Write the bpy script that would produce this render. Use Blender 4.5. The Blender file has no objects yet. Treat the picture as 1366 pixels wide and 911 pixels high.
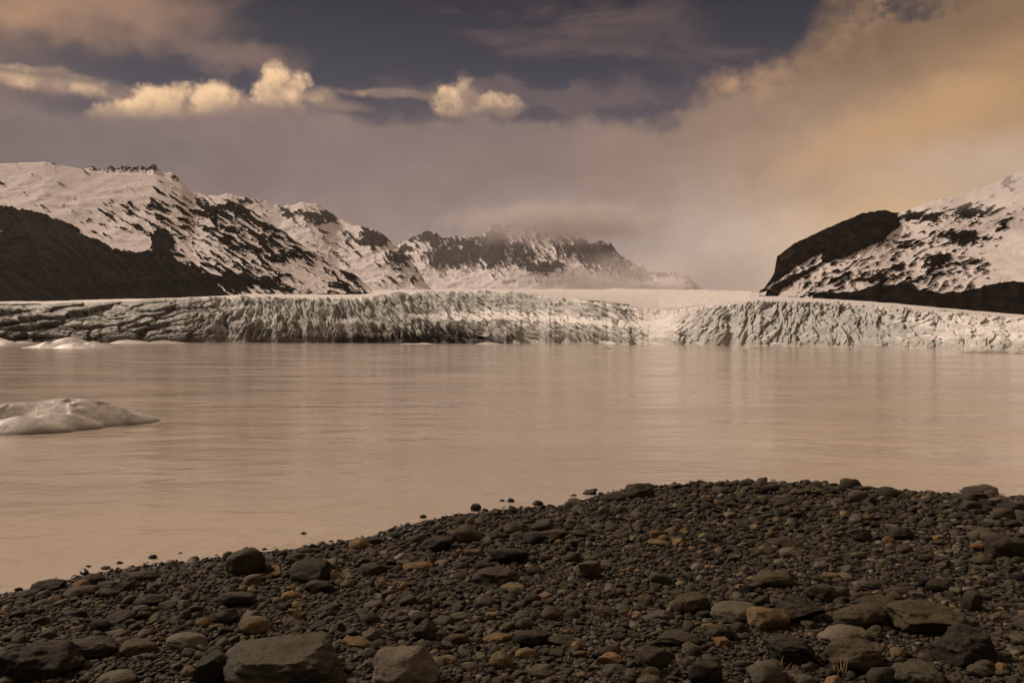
import bpy, math, random
import numpy as np
from mathutils import Vector

# ------------------------------------------------------------------ camera
SC = bpy.context.scene
COL = SC.collection
R = math.radians
F = 1062.0            # focal length in photo pixels (28 mm on 36 mm, 1366 px wide)
HY = 452.0            # horizon row
CAMH = 2.2            # eye height above the lake

cam = bpy.data.cameras.new('camera')
cam.lens = 28.0
cam.sensor_width = 36.0
cam.clip_start = 0.05
cam.clip_end = 60000
cam_o = bpy.data.objects.new('camera', cam)
cam_o.location = (0, 0, CAMH)
cam_o.rotation_euler = (R(90) - math.atan(3.5 / F), 0, 0)
COL.objects.link(cam_o)
SC.camera = cam_o

# ------------------------------------------------------------------ exposure and render
SC.view_settings.view_transform = 'Standard'
SC.view_settings.look = 'None'
EXPO = 1.15
SC.view_settings.exposure = EXPO
SC.view_settings.gamma = 1.0
SC.cycles.max_bounces = 5
SC.cycles.diffuse_bounces = 2
SC.cycles.glossy_bounces = 2
SC.cycles.volume_bounces = 2
SC.cycles.use_denoising = True
SC.cycles.sample_clamp_indirect = 4

SUN_AZ, SUN_EL = R(-66), R(38)     # veiled sun over the left bank


def srgb(*c):
    return tuple(((v / 255) / 12.92 if v / 255 <= 0.04045 else ((v / 255 + 0.055) / 1.055) ** 2.4) for v in c)


# ------------------------------------------------------------------ node expressions
class E:
    def __init__(s, nt, sock):
        s.nt, s.k = nt, sock

    def _m(s, op, *a, clamp=False):
        n = s.nt.nodes.new('ShaderNodeMath')
        n.operation = op
        n.use_clamp = clamp
        for i, v in enumerate((s,) + a):
            if isinstance(v, E):
                s.nt.links.new(v.k, n.inputs[i])
            else:
                n.inputs[i].default_value = v
        return E(s.nt, n.outputs[0])

    def __add__(s, o): return s._m('ADD', o)
    def __radd__(s, o): return s._m('ADD', o)
    def __sub__(s, o): return s._m('SUBTRACT', o)
    def __rsub__(s, o): return (s * -1) + o
    def __mul__(s, o): return s._m('MULTIPLY', o)
    def __rmul__(s, o): return s._m('MULTIPLY', o)
    def __truediv__(s, o): return s._m('DIVIDE', o)
    def pow(s, o): return s._m('POWER', o)
    def sqrt(s): return s._m('SQRT')
    def abs(s): return s._m('ABSOLUTE')
    def max(s, o): return s._m('MAXIMUM', o)
    def min(s, o): return s._m('MINIMUM', o)

    def step(s, a, b, lo=0.0, hi=1.0, smooth=True):
        n = s.nt.nodes.new('ShaderNodeMapRange')
        n.interpolation_type = 'SMOOTHSTEP' if smooth else 'LINEAR'
        n.clamp = True
        s.nt.links.new(s.k, n.inputs[0])
        for i, v in enumerate((a, b, lo, hi)):
            if isinstance(v, E):
                s.nt.links.new(v.k, n.inputs[1 + i])
            else:
                n.inputs[1 + i].default_value = v
        return E(s.nt, n.outputs[0])


def setin(nt, sock, v):
    if isinstance(v, E):
        nt.links.new(v.k, sock)
    elif isinstance(v, (tuple, list)):
        v = tuple(v)
        sock.default_value = v if len(v) == len(sock.default_value) else v + (1,)
    else:
        sock.default_value = v


def mixc(nt, f, a, b, mode='MIX'):
    n = nt.nodes.new('ShaderNodeMix')
    n.data_type = 'RGBA'
    n.blend_type = mode
    setin(nt, n.inputs[0], f)
    setin(nt, n.inputs[6], a)
    setin(nt, n.inputs[7], b)
    return E(nt, n.outputs[2])


def noise(nt, vec, scale, detail=4, rough=0.55, dist=0.0, kind='FBM'):
    n = nt.nodes.new('ShaderNodeTexNoise')
    n.noise_dimensions = '3D'
    if vec is not None:
        nt.links.new(vec.k, n.inputs['Vector'])
    n.inputs['Scale'].default_value = scale
    n.inputs['Detail'].default_value = detail
    n.inputs['Roughness'].default_value = rough
    n.inputs['Distortion'].default_value = dist
    return E(nt, n.outputs['Fac'])


def mapping(nt, vec, scale=(1, 1, 1), loc=(0, 0, 0), rot=(0, 0, 0)):
    n = nt.nodes.new('ShaderNodeMapping')
    nt.links.new(vec.k, n.inputs[0])
    n.inputs['Location'].default_value = loc
    n.inputs['Rotation'].default_value = rot
    n.inputs['Scale'].default_value = scale
    return E(nt, n.outputs[0])


def ramp(nt, f, pts, interp='EASE'):
    n = nt.nodes.new('ShaderNodeValToRGB')
    cr = n.color_ramp
    cr.interpolation = interp
    pts = sorted(pts, key=lambda p: p[0])
    while len(cr.elements) < len(pts):
        cr.elements.new(0.5)
    for e, (p, c) in zip(cr.elements, pts):
        e.position = p
    for e, (p, c) in zip(cr.elements, pts):
        e.color = (tuple(c) if isinstance(c, (tuple, list)) else (c, c, c)) + (1,)
    nt.links.new(f.k, n.inputs[0])
    return E(nt, n.outputs[0])


# ------------------------------------------------------------------ world: clear sky behind banks of evening cloud
BG = 0.1


def A(px): return math.atan((px - 683) / F)
def EL(px, py): return (HY - py) / F * math.cos(A(px))


def build_world():
    w = bpy.data.worlds.new('World')
    SC.world = w
    w.use_nodes = True
    nt = w.node_tree
    nt.nodes.clear()
    out = nt.nodes.new('ShaderNodeOutputWorld')
    bg = nt.nodes.new('ShaderNodeBackground')
    bg.inputs[1].default_value = BG
    nt.links.new(bg.outputs[0], out.inputs[0])
    sky = nt.nodes.new('ShaderNodeTexSky')
    sky.sky_type = 'NISHITA'
    sky.sun_disc = False
    sky.sun_elevation = SUN_EL
    sky.sun_rotation = SUN_AZ % (2 * math.pi)
    sky.dust_density = 2.0
    sky.air_density = 1.0
    K = 1 / BG / 2 ** EXPO

    def lin(*c):
        return tuple(v * K for v in srgb(*c))

    tc = nt.nodes.new('ShaderNodeTexCoord')
    d = E(nt, tc.outputs['Generated'])
    sep = nt.nodes.new('ShaderNodeSeparateXYZ')
    nt.links.new(d.k, sep.inputs[0])
    x, y, z = (E(nt, o) for o in sep.outputs)
    hyp = (x * x + y * y + 1e-5).sqrt()
    el = z / hyp
    az = x._m('ARCTAN2', y)
    n_big = noise(nt, mapping(nt, d, (1, 1, 1.6)), 3.0, 3, 0.5)
    n_mid = noise(nt, mapping(nt, d, (1, 1, 1.8), (3, 1, 2)), 9.0, 5, 0.55)
    n_fin = noise(nt, mapping(nt, d, (1, 1, 1.2), (7, 4, 1)), 26.0, 6, 0.58)
    n_fin2 = noise(nt, mapping(nt, d, (1, 1, 1.2), (1, 9, 5)), 26.0, 6, 0.58)
    vn = nt.nodes.new('ShaderNodeTexVoronoi')
    vn.feature = 'SMOOTH_F1'
    vn.inputs['Scale'].default_value = 34
    vn.inputs['Detail'].default_value = 3.0
    vn.inputs['Roughness'].default_value = 0.6
    vn.inputs['Smoothness'].default_value = 0.35
    wv = nt.nodes.new('ShaderNodeVectorMath'); wv.operation = 'MULTIPLY_ADD'
    nn = nt.nodes.new('ShaderNodeTexNoise'); nn.inputs['Scale'].default_value = 30; nn.inputs['Detail'].default_value = 3
    nt.links.new(d.k, nn.inputs['Vector'])
    nt.links.new(nn.outputs['Color'], wv.inputs[0]); wv.inputs[1].default_value = (.02, .02, .02); nt.links.new(d.k, wv.inputs[2])
    nt.links.new(wv.outputs[0], vn.inputs['Vector'])
    puff = E(nt, vn.outputs['Distance'])

    # clear slate-blue gaps with a thin veil
    veil_f = noise(nt, mapping(nt, d, (1, 1, 4.5), (2, 5, 0)), 5.0, 6, 0.6, 0.6)
    veil_col = ramp(nt, el, [(0.0, lin(98, 88, 93)), (0.24, lin(76, 72, 82)), (0.33, lin(48, 48, 61)), (0.42, lin(22, 25, 40)), (1.0, lin(30, 32, 46))], 'LINEAR')
    c = mixc(nt, 0.985, E(nt, sky.outputs[0]), veil_col)
    # streaky high wisps
    wm = veil_f.step(0.50, 0.72) * el.step(0.20, 0.34) * el.step(0.75, 0.36, 0.30, 1.0)
    c = mixc(nt, wm * 0.30, c, lin(140, 110, 102))
    over = (n_big * .6 + n_mid * .6).step(.44, .62) * el.step(0.50, 0.75)  # overhead cloud outside the view, added bright to raise the ambient light
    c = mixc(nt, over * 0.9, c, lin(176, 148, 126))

    # soft ellipses of warm high cloud (direction, radii, colour, opacity)
    def ell(px, py, rx, ry, warp=0.05, rot=0.0, fine=0.0):
        a0, e0 = A(px), EL(px, py)
        aa = az + (n_mid - 0.5) * warp * 2 + ((n_fin - 0.5) * fine if fine else 0) - a0
        ee = el + (n_big - 0.5) * warp + ((n_fin2 - 0.5) * fine if fine else 0) - e0
        if rot:
            cs, sn = math.cos(rot), math.sin(rot)
            aa, ee = aa * cs + ee * sn, ee * cs - aa * sn
        u = aa * (F / rx)
        v = ee * (F / ry)
        return (u * u + v * v).sqrt(), u, v

    for px, py, rx, ry, col, op, fine in [
            (120, -8, 190, 82, (166, 131, 108), 0.85, .07), (-30, 0, 130, 60, (190, 148, 112), 0.75, .06),
            (320, 78, 90, 26, (146, 118, 106), 0.7, .06), (640, 116, 150, 16, (118, 98, 96), 0.6, .07),
            (850, 45, 130, 42, (104, 86, 82), 0.55, .09), (780, 128, 150, 24, (112, 95, 95), 0.6, .09),
            (-250, 60, 300, 90, (150, 120, 104), 0.7, .07)]:
        r, u, v = ell(px, py, rx, ry, 0.05, 0, fine)
        c = mixc(nt, r.step(1.05, 0.15) * op * (n_mid * 1.2 + 0.35).min(1.0), c, lin(*col))

    # the great bank: everything below this crest line is cloud
    def at(pts): return [((A(px) + math.pi) / (2 * math.pi), EL(px, py)) for px, py in pts]
    t = (az + math.pi) / (2 * math.pi)
    crest = at([(-900, 130), (-200, 120), (0, 124), (150, 148), (300, 138), (430, 136), (540, 146), (610, 141), (680, 145), (760, 154), (850, 160), (895, 148), (925, 108), (960, 82), (1010, 72), (1050, 58), (1085, 5), (1130, -70), (1700, -160)])
    crest = [(0.0, 0.38), (0.25, 0.38)] + crest + [(0.72, 0.62), (0.85, 0.45), (1.0, 0.38)]
    top = ramp(nt, t, crest, 'LINEAR')
    soft = t.step((A(820) + math.pi) / (2 * math.pi), (A(1000) + math.pi) / (2 * math.pi), 0.016, 0.045)
    tp = top + (n_mid - 0.5) * (soft * 1.6 + 0.02) + (n_fin - 0.5) * (soft * 1.3 + 0.015) - (puff - 0.4) * soft * 0.55
    bank = (tp - el) / soft
    bank = bank.step(-0.6, 1.0)

    def cr(pts):
        q = [((A(px) + math.pi) / (2 * math.pi), lin(*col)) for px, col in pts]
        return ramp(nt, t, [(0.0, q[0][1])] + q + [(0.9, q[-1][1]), (1.0, q[0][1])], 'LINEAR')
    low = cr([(-300, (130, 114, 110)), (0, (124, 109, 107)), (300, (138, 118, 113)), (600, (146, 126, 121)), (850, (166, 146, 138)), (960, (190, 168, 153)), (1060, (200, 174, 152)), (1150, (202, 172, 143)), (1366, (200, 166, 130)), (1800, (180, 146, 112))])
    mid = cr([(-300, (128, 111, 104)), (0, (112, 100, 100)), (200, (117, 103, 103)), (450, (126, 109, 106)), (700, (129, 111, 106)), (900, (146, 122, 109)), (1050, (168, 139, 116)), (1200, (178, 144, 113)), (1366, (178, 142, 106)), (1800, (160, 128, 95))])
    high = cr([(-300, (138, 115, 102)), (0, (150, 124, 108)), (300, (140, 118, 108)), (700, (122, 104, 102)), (900, (120, 98, 86)), (1100, (116, 93, 77)), (1300, (134, 106, 82)), (1800, (124, 98, 76))])
    k1 = (el + (n_big - 0.5) * 0.12)
    cb = mixc(nt, k1.step(0.10, 0.23), low, mid)
    cb = mixc(nt, k1.step(0.21, 0.35), cb, high)
    tex = n_mid * 0.50 + n_fin * 0.34 + n_big * .3 + 0.475
    cb = mixc(nt, 1.0, cb, E(nt, comb(nt, tex)), 'MULTIPLY')
    # golden band where the sun reaches the right-hand cloud
    r, u, v = ell(1255, 150, 250, 46, 0.05, R(20), .06)
    cb = mixc(nt, r.step(1.3, 0.0) * 0.62 * n_mid.step(.3, .7, .45, 1), cb, lin(203, 160, 115))
    r, u, v = ell(1000, 98, 75, 42, 0.04, R(12), .12)
    cb = mixc(nt, r.step(1.15, 0.2) * 0.95 * n_fin.step(.3, .65, .35, 1), cb, lin(186, 147, 114))
    r, u, v = ell(1120, 60, 120, 40, 0.06, R(25), .14)
    cb = mixc(nt, r.step(1.15, 0.1) * 0.5 * n_fin.step(.4, .65), cb, lin(164, 130, 100))
    r, u, v = ell(1190, 275, 150, 60, 0.05, R(14), .03)
    cb = mixc(nt, r.step(1.3, 0.0) * 0.5, cb, lin(212, 176, 134))
    r, u, v = ell(1185, 6, 120, 26, 0.05, 0, .14)
    bank = bank * (1.0 - r.step(1.0, 0.2) * 0.8 * n_fin.step(0.35, 0.6))
    # lit towers stand behind the bank's own crest
    for px, py, rx, ry, br in [
            (90, 118, 170, 15, 0.62), (60, 96, 70, 6, 0.6), (20, 160, 46, 9, 0.75),
            (330, 146, 70, 24, 0.40), (250, 152, 110, 26, 0.5), (175, 156, 52, 26, 0.66), (215, 148, 46, 34, 0.9), (262, 136, 46, 30, 0.8), (292, 138, 44, 36, 1.0), (340, 150, 46, 24, 0.6),
            (374, 122, 40, 37, 1.1), (430, 131, 24, 14, 0.8), (450, 142, 50, 12, 0.35), (640, 146, 80, 20, 0.30), (612, 138, 44, 30, 0.62), (664, 138, 38, 16, 0.6), (520, 126, 90, 8, 0.3)]:
        a0, e0 = A(px), EL(px, py)
        wf = 0.035 if ry > 15 else 0.02
        u = (az - a0 + (n_fin - 0.5) * wf + (n_mid - 0.5) * 0.015) * (F / rx)
        v = (el - e0 + (n_fin2 - 0.5) * wf) * (F / ry)
        rr = (u * u + v * v).sqrt() + ((puff - 0.55) * 0.34 if ry > 15 else 0)
        m = rr.step(1.2, 0.76 if ry > 15 else 0.1) * min(1, 0.55 + br * 0.45)
        lit = ((v * 0.34 - u * 0.30) + (n_fin - 0.5) * 1.0 + (0.45 - puff) * 0.6 + br * 0.72).step(-0.2, 0.85)
        fade = v.step(-1.0, -0.1)
        shade = mixc(nt, lit, lin(146, 121, 109), lin(250, 209, 162))
        c = mixc(nt, m * fade.max(0.15), c, shade)
    # the grey bank rolls in front of the towers' feet
    feet = bank * el.step((n_fin - 0.5) * 0.05 + 0.315, (n_fin - 0.5) * 0.05 + 0.27)
    right = t.step((A(760) + math.pi) / (2 * math.pi), (A(900) + math.pi) / (2 * math.pi))
    bm = feet.max(bank * right).max(bank * 0.45)
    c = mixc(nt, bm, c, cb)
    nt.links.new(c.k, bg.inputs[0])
    w.cycles.sampling_method = 'MANUAL'
    w.cycles.sample_map_resolution = 512


def comb(nt, e):
    n = nt.nodes.new('ShaderNodeCombineColor')
    for i in range(3):
        nt.links.new(e.k, n.inputs[i])
    return n.outputs[0]


build_world()

# ------------------------------------------------------------------ sun
sl = bpy.data.lights.new('sun', 'SUN')
sl.energy = 1.5
sl.angle = R(12)
sl.color = (1.0, 0.79, 0.635)
so = bpy.data.objects.new('sun', sl)
sd = Vector((math.sin(SUN_AZ) * math.cos(SUN_EL), math.cos(SUN_AZ) * math.cos(SUN_EL), math.sin(SUN_EL)))
so.rotation_euler = sd.to_track_quat('Z', 'Y').to_euler()
so.location = (-30, -30, 40)
COL.objects.link(so)

# ------------------------------------------------------------------ numpy noise
_rng = np.random.default_rng(11)
_P = _rng.permutation(256)
_P = np.concatenate([_P, _P, _P])
_G = _rng.normal(size=(256, 3))
_G /= np.linalg.norm(_G, axis=1)[:, None]


def perlin(x, y, z=0.0):
    x, y, z = np.broadcast_arrays(np.asarray(x, float), np.asarray(y, float), np.asarray(z, float))
    xi, yi, zi = np.floor(x).astype(int), np.floor(y).astype(int), np.floor(z).astype(int)
    xf, yf, zf = x - xi, y - yi, z - zi
    u, v, w = (q * q * q * (q * (q * 6 - 15) + 10) for q in (xf, yf, zf))
    xi &= 255; yi &= 255; zi &= 255
    r = 0
    for dx in (0, 1):
        for dy in (0, 1):
            for dz in (0, 1):
                g = _G[_P[_P[_P[xi + dx] + yi + dy] + zi + dz]]
                dot = g[..., 0] * (xf - dx) + g[..., 1] * (yf - dy) + g[..., 2] * (zf - dz)
                r = r + dot * (u if dx else 1 - u) * (v if dy else 1 - v) * (w if dz else 1 - w)
    return r * 1.5


def fbm(x, y, z=0.0, o=4, g=0.5, lac=2.03):
    a, s, t = 1.0, 0.0, 0.0
    for i in range(o):
        s = s + a * perlin(x, y, z + i * 7.3)
        t += a
        a *= g
        x, y, z = x * lac, y * lac, z * lac
    return s / t


def ridged(x, y, z=0.0, o=4, g=0.5):
    a, s, t = 1.0, 0.0, 0.0
    for i in range(o):
        s = s + a * (1 - np.abs(perlin(x, y, z + i * 5.1)) * 2)
        t += a
        a *= g
        x, y, z = x * 2.07, y * 2.07, z * 2.07
    return s / t


def worley(x, y, seed=0):
    """F1, F2, cell value, offset inside the cell (x, y)"""
    xi, yi = np.floor(x).astype(int), np.floor(y).astype(int)
    f1 = np.full(x.shape, 9.0); f2 = f1.copy(); cid = np.zeros(x.shape); ox = np.zeros(x.shape); oy = np.zeros(x.shape)
    for dx in (-1, 0, 1):
        for dy in (-1, 0, 1):
            cx, cy = xi + dx, yi + dy
            h = _P[_P[(cx + seed) & 255] + (cy & 255)]
            h2 = _P[h + 71]; h3 = _P[h2 + 33]
            px_ = cx + h / 255.0; py_ = cy + h2 / 255.0
            d = np.hypot(x - px_, y - py_)
            m = d < f1
            f2 = np.where(m, f1, np.minimum(f2, d))
            cid = np.where(m, h3 / 255.0, cid); ox = np.where(m, x - px_, ox); oy = np.where(m, y - py_, oy)
            f1 = np.where(m, d, f1)
    return f1, f2, cid, ox, oy


def ss(a, b, x):
    t = np.clip((x - a) / (b - a), 0, 1)
    return t * t * (3 - 2 * t)


def inpoly(px, py, poly):
    r = np.zeros(px.shape, bool)
    n = len(poly)
    for i in range(n):
        x0, y0 = poly[i]; x1, y1 = poly[(i + 1) % n]
        if y0 == y1:
            continue
        c = ((y0 > py) != (y1 > py)) & (px < (x1 - x0) * (py - y0) / (y1 - y0) + x0)
        r ^= c
    return r


def interp(x, pts):
    pts = np.array(pts, float)
    return np.interp(x, pts[:, 0], pts[:, 1])


# ------------------------------------------------------------------ mesh and tag helpers
def mesh_np(name, co, quads=None, tris=None, mat=None, attrs=None, smooth=True):
    me = bpy.data.meshes.new(name)
    faces = []
    co = np.asarray(co, np.float32).reshape(-1, 3)
    if quads is not None:
        idx = np.asarray(quads, np.int32); k = 4
    else:
        idx = np.asarray(tris, np.int32); k = 3
    n = len(idx)
    me.vertices.add(len(co)); me.vertices.foreach_set('co', co.ravel())
    me.loops.add(n * k); me.loops.foreach_set('vertex_index', idx.ravel())
    me.polygons.add(n)
    me.polygons.foreach_set('loop_start', np.arange(0, n * k, k, dtype=np.int32))
    me.polygons.foreach_set('loop_total', np.full(n, k, np.int32))
    me.update(calc_edges=True)
    if smooth:
        me.polygons.foreach_set('use_smooth', np.ones(n, bool))
    for key, val in (attrs or {}).items():
        val = np.asarray(val, np.float32)
        if val.ndim == 1:
            at_ = me.attributes.new(key, 'FLOAT', 'POINT'); at_.data.foreach_set('value', val)
        else:
            at_ = me.attributes.new(key, 'FLOAT_VECTOR', 'POINT'); at_.data.foreach_set('vector', val.ravel())
    if mat:
        me.materials.append(mat)
    return me


def grid_quads(nu, nv):
    i = np.arange(nu - 1)[:, None] * nv + np.arange(nv - 1)[None, :]
    i = i.ravel()
    return np.stack([i, i + nv, i + nv + 1, i + 1], 1)


def link(name, me, label=None, cat=None, group=None, kind=None, parent=None):
    o = bpy.data.objects.new(name, me)
    COL.objects.link(o)
    if label: o['label'] = label
    if cat: o['category'] = cat
    if group: o['group'] = group
    if kind: o['kind'] = kind
    if parent: o.parent = parent
    return o


def new_mat(name):
    m = bpy.data.materials.new(name)
    m.use_nodes = True
    nt = m.node_tree
    return m, nt, nt.nodes['Principled BSDF']


def attr(nt, name, vec=False):
    n = nt.nodes.new('ShaderNodeAttribute')
    n.attribute_name = name
    return E(nt, n.outputs['Vector' if vec else 'Fac'])


def bump(nt, bsdf, h, strength, dist):
    n = nt.nodes.new('ShaderNodeBump')
    n.inputs['Strength'].default_value = strength
    n.inputs['Distance'].default_value = dist
    nt.links.new(h.k, n.inputs['Height'])
    nt.links.new(n.outputs[0], bsdf.inputs['Normal'])


def pos(nt):
    return E(nt, nt.nodes.new('ShaderNodeNewGeometry').outputs['Position'])


def objco(nt):
    return E(nt, nt.nodes.new('ShaderNodeTexCoord').outputs['Object'])


# ------------------------------------------------------------------ mountains
def mountain_mat(name, rock_a, rock_b, snow, sc):
    m, nt, b = new_mat(name)
    p = pos(nt)
    r = attr(nt, 'rock')
    fine = noise(nt, mapping(nt, p, (1, 1, 1.6)), 1 / sc, 6, 0.65)
    f = (r + (fine - 0.5) * 2.0).step(0.40, 0.60)
    rk = mixc(nt, (noise(nt, mapping(nt, p, (1, 1, 2.5)), 0.5 / sc, 6, 0.65) * .6 + attr(nt, 'tone') * .6).step(0.50, 0.85), rock_a, rock_b)
    sn = mixc(nt, noise(nt, p, 0.35 / sc, 5, 0.6).step(0.3, 0.7), snow, tuple(v * 0.88 for v in snow))
    col = mixc(nt, f, sn, rk)
    nt.links.new(col.k, b.inputs['Base Color'])
    setin(nt, b.inputs['Roughness'], 1.0)
    b.inputs['Specular IOR Level'].default_value = 0.03
    bump(nt, b, noise(nt, p, 1.4 / sc, 6, 0.7) * (f * 0.8 + 0.25), 0.9, sc * 0.45)
    return m


def mountain(name, skyline, baseline, Db, Dr, nx, nv, rockfn, mat, label, relief=1.0, jag=2.0, prof=1.0, sc=40.0, seed=0.0, smooth=14, jagpts=None, streakf=None):
    x0, x1 = skyline[0][0], skyline[-1][0]
    px = np.linspace(x0, x1, nx)[:, None]
    nb = max(12, nv // 6)
    v = np.concatenate([np.linspace(0, 1, nv), 1 + np.linspace(0, 1, nb + 1)[1:]])[None, :]
    ysky = interp(px, skyline)
    kw = np.exp(-np.linspace(-2, 2, 2 * max(2, int(smooth / (px[1, 0] - px[0, 0]))) + 1) ** 2)
    kw /= kw.sum(); nk = len(kw) // 2
    ysm = np.convolve(np.pad(ysky[:, 0], nk, mode='edge'), kw, 'valid')[:, None]
    ysky0 = ysky
    ysky = ysm
    jagn = fbm(px / 9, px * 0 + seed, 0, 4, 0.6) * jag * 2.2 * (interp(px, jagpts) if jagpts else 1)
    yb = interp(px, baseline)
    vf = np.minimum(v, 1)
    py = yb + (ysky - yb) * vf + jagn * vf ** 26 + (ysky0 - ysm) * vf ** 12
    db = interp(px, Db); dr = interp(px, Dr)
    D = db + (dr - db) * vf ** prof
    X = (px - 683) / F * D
    Z = CAMH + (HY - py) / F * D
    # far flank
    bk = np.maximum(v - 1, 0)
    Zr = Z.copy()
    D = D + bk * (dr - db) * 0.8
    X = (px - 683) / F * D
    Z = np.where(bk > 0, Zr * (1 - bk ** 0.8) - 20 * bk, Z)
    pxx = px + 0 * v
    rock = rockfn(pxx, py)
    k = np.minimum(1, np.minimum(v * 6, 1))
    amp = sc * relief * k
    rel = (ridged(X / (sc * 5), D / (sc * 5), seed, 5, 0.55) - 0.5) * 0.9 + fbm(X / sc, D / sc, seed + 3, 4, 0.55) * 0.30
    stepn = (rock - 0.35) * 0.16 * (0.4 + ss(0.2, 0.8, rock))
    n_rock = ridged(pxx / 7 + seed, py / 9, seed, 4, 0.6) * 0.16 * rock
    out = (rel * 0.42 + stepn + n_rock) * amp
    edge = 1 - ss(0.86, 1.0, vf) * 0.7
    Y = D - out * 0.9 * edge
    Z = Z + out * 0.55 * edge
    co = np.stack([X, Y, Z], -1).reshape(-1, 3)
    me = mesh_np(name, co, grid_quads(nx, v.shape[1])[:, ::-1], mat=mat, attrs={'rock': rock.ravel(), 'tone': (streakf(pxx, py) if streakf else fbm(pxx / 12, py / 9, seed + 70, 4)).ravel() * .9 + .5})
    o = link(name, me, label, kind='structure')
    return o


def streak(px, py, ang, ln, wd, seed, o=4):
    c, s = math.cos(ang), math.sin(ang)
    a = px * c + py * s
    b = -px * s + py * c
    wv = fbm(px / 30, py / 30, seed, 3) * 8
    return fbm(a / ln, (b + wv) / wd, seed + 5, o, 0.6) * 1.0


def gauss(px, py, cx, cy, rx, ry):
    return np.exp(-(((px - cx) / rx) ** 2 + ((py - cy) / ry) ** 2))


def wpoly(px, py, poly, w=5, s=0.0):
    wx = fbm(px / 14, py / 14, s, 4, 0.6) * w * 2
    wy = fbm(px / 14, py / 14, s + 9, 4, 0.6) * w
    return inpoly(px + wx, py + wy, poly).astype(float)


def rock_left(px, py):
    b = -0.34 + 0.26 * ss(120, 210, px) * ss(236, 275, py) + 0.05 * ss(200, 300, px)
    b += 0.12 * ss(255, 290, py) * ss(60, 130, px)
    b += 0.45 * gauss(px, py, 300, 276, 30, 10) + 0.4 * gauss(px, py, 145, 277, 14, 12) + 0.10 * gauss(px, py, 315, 300, 40, 20) + 0.12 * gauss(px, py, 360, 330, 28, 24)
    b -= 0.5 * gauss(px, py, 175, 322, 22, 12) + 0.35 * gauss(px, py, 262, 330, 16, 14) + 0.5 * gauss(px, py, 410, 372, 30, 14) + 0.3 * gauss(px, py, 100, 255, 60, 25)
    b += 0.5 * gauss(px, py, 320, 378, 26, 10) + 0.45 * gauss(px, py, 360, 378, 14, 8)
    b += 0.55 * gauss(px, py, 165, 222, 45, 6) * (py < 236) + 0.4 * gauss(px, py, 75, 219, 12, 4)
    r = b + streak(px, py, R(31), 34, 5.0, 2, 5) * 1.35 + fbm(px / 16, py / 12, 4, 5, 0.65) * 0.7 + 0.42
    r = ss(0.12, 0.92, r)
    d = wpoly(px, py, [(-600, 262), (-100, 268), (0, 276), (40, 284), (75, 293), (98, 300), (104, 314), (140, 326), (155, 334), (190, 342), (206, 335), (203, 312), (222, 306), (232, 316), (229, 345), (258, 360), (284, 372), (300, 392), (320, 420), (-600, 420)], 6, 1)
    inner = fbm(px / 20, py / 5, 8, 4, 0.6)
    d = d * (1 - 0.55 * ss(0.22, 0.42, inner) * ss(120, 0, px) * (py < 330))
    return np.maximum(r, d)


def rock_back(px, py):
    b = -0.20 + 0.0 * px
    for cx, cy, rx, ry, a in [(388, 284, 16, 8, .7), (430, 290, 24, 13, .8), (498, 320, 24, 14, .9), (530, 345, 18, 11, .8), (452, 330, 30, 12, .25), (545, 372, 22, 8, .4), (330, 268, 30, 5, .6), (425, 355, 40, 18, .25), (520, 378, 20, 8, .3)]:
        b = b + a * gauss(px, py, cx, cy, rx, ry)
    r = b + streak(px, py, R(36), 26, 6, 21, 4) * 1.0 + fbm(px / 9, py / 7, 14, 4, 0.6) * 0.7 + 0.30
    return ss(0.12, 0.92, r)


def rock_mid(px, py):
    b = 0.24 - 0.72 * ss(345, 378, py) + 0.0 * px
    for cx, cy, rx, ry, a in [(595, 348, 22, 12, .6), (572, 316, 22, 8, .5), (630, 334, 22, 14, .45), (662, 318, 10, 26, .6), (700, 340, 22, 10, .3), (725, 360, 26, 7, .8), (800, 345, 20, 20, .5), (780, 330, 26, 12, .4), (845, 368, 26, 10, .7), (885, 366, 14, 4, .8), (655, 350, 8, 12, .5)]:
        b = b + a * gauss(px, py, cx, cy, rx, ry)
    b = b - 0.5 * gauss(px, py, 690, 312, 20, 6) - .5 * gauss(px, py, 722, 335, 10, 14) - .4 * gauss(px, py, 765, 350, 16, 12) - .4 * gauss(px, py, 560, 345, 14, 20)
    r = b + streak(px, py, R(62), 18, 4, 31, 5) * 1.1 + fbm(px / 8, py / 7, 24, 5, 0.65) * 1.0 + 0.30
    return ss(0.2, 0.85, r)


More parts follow.
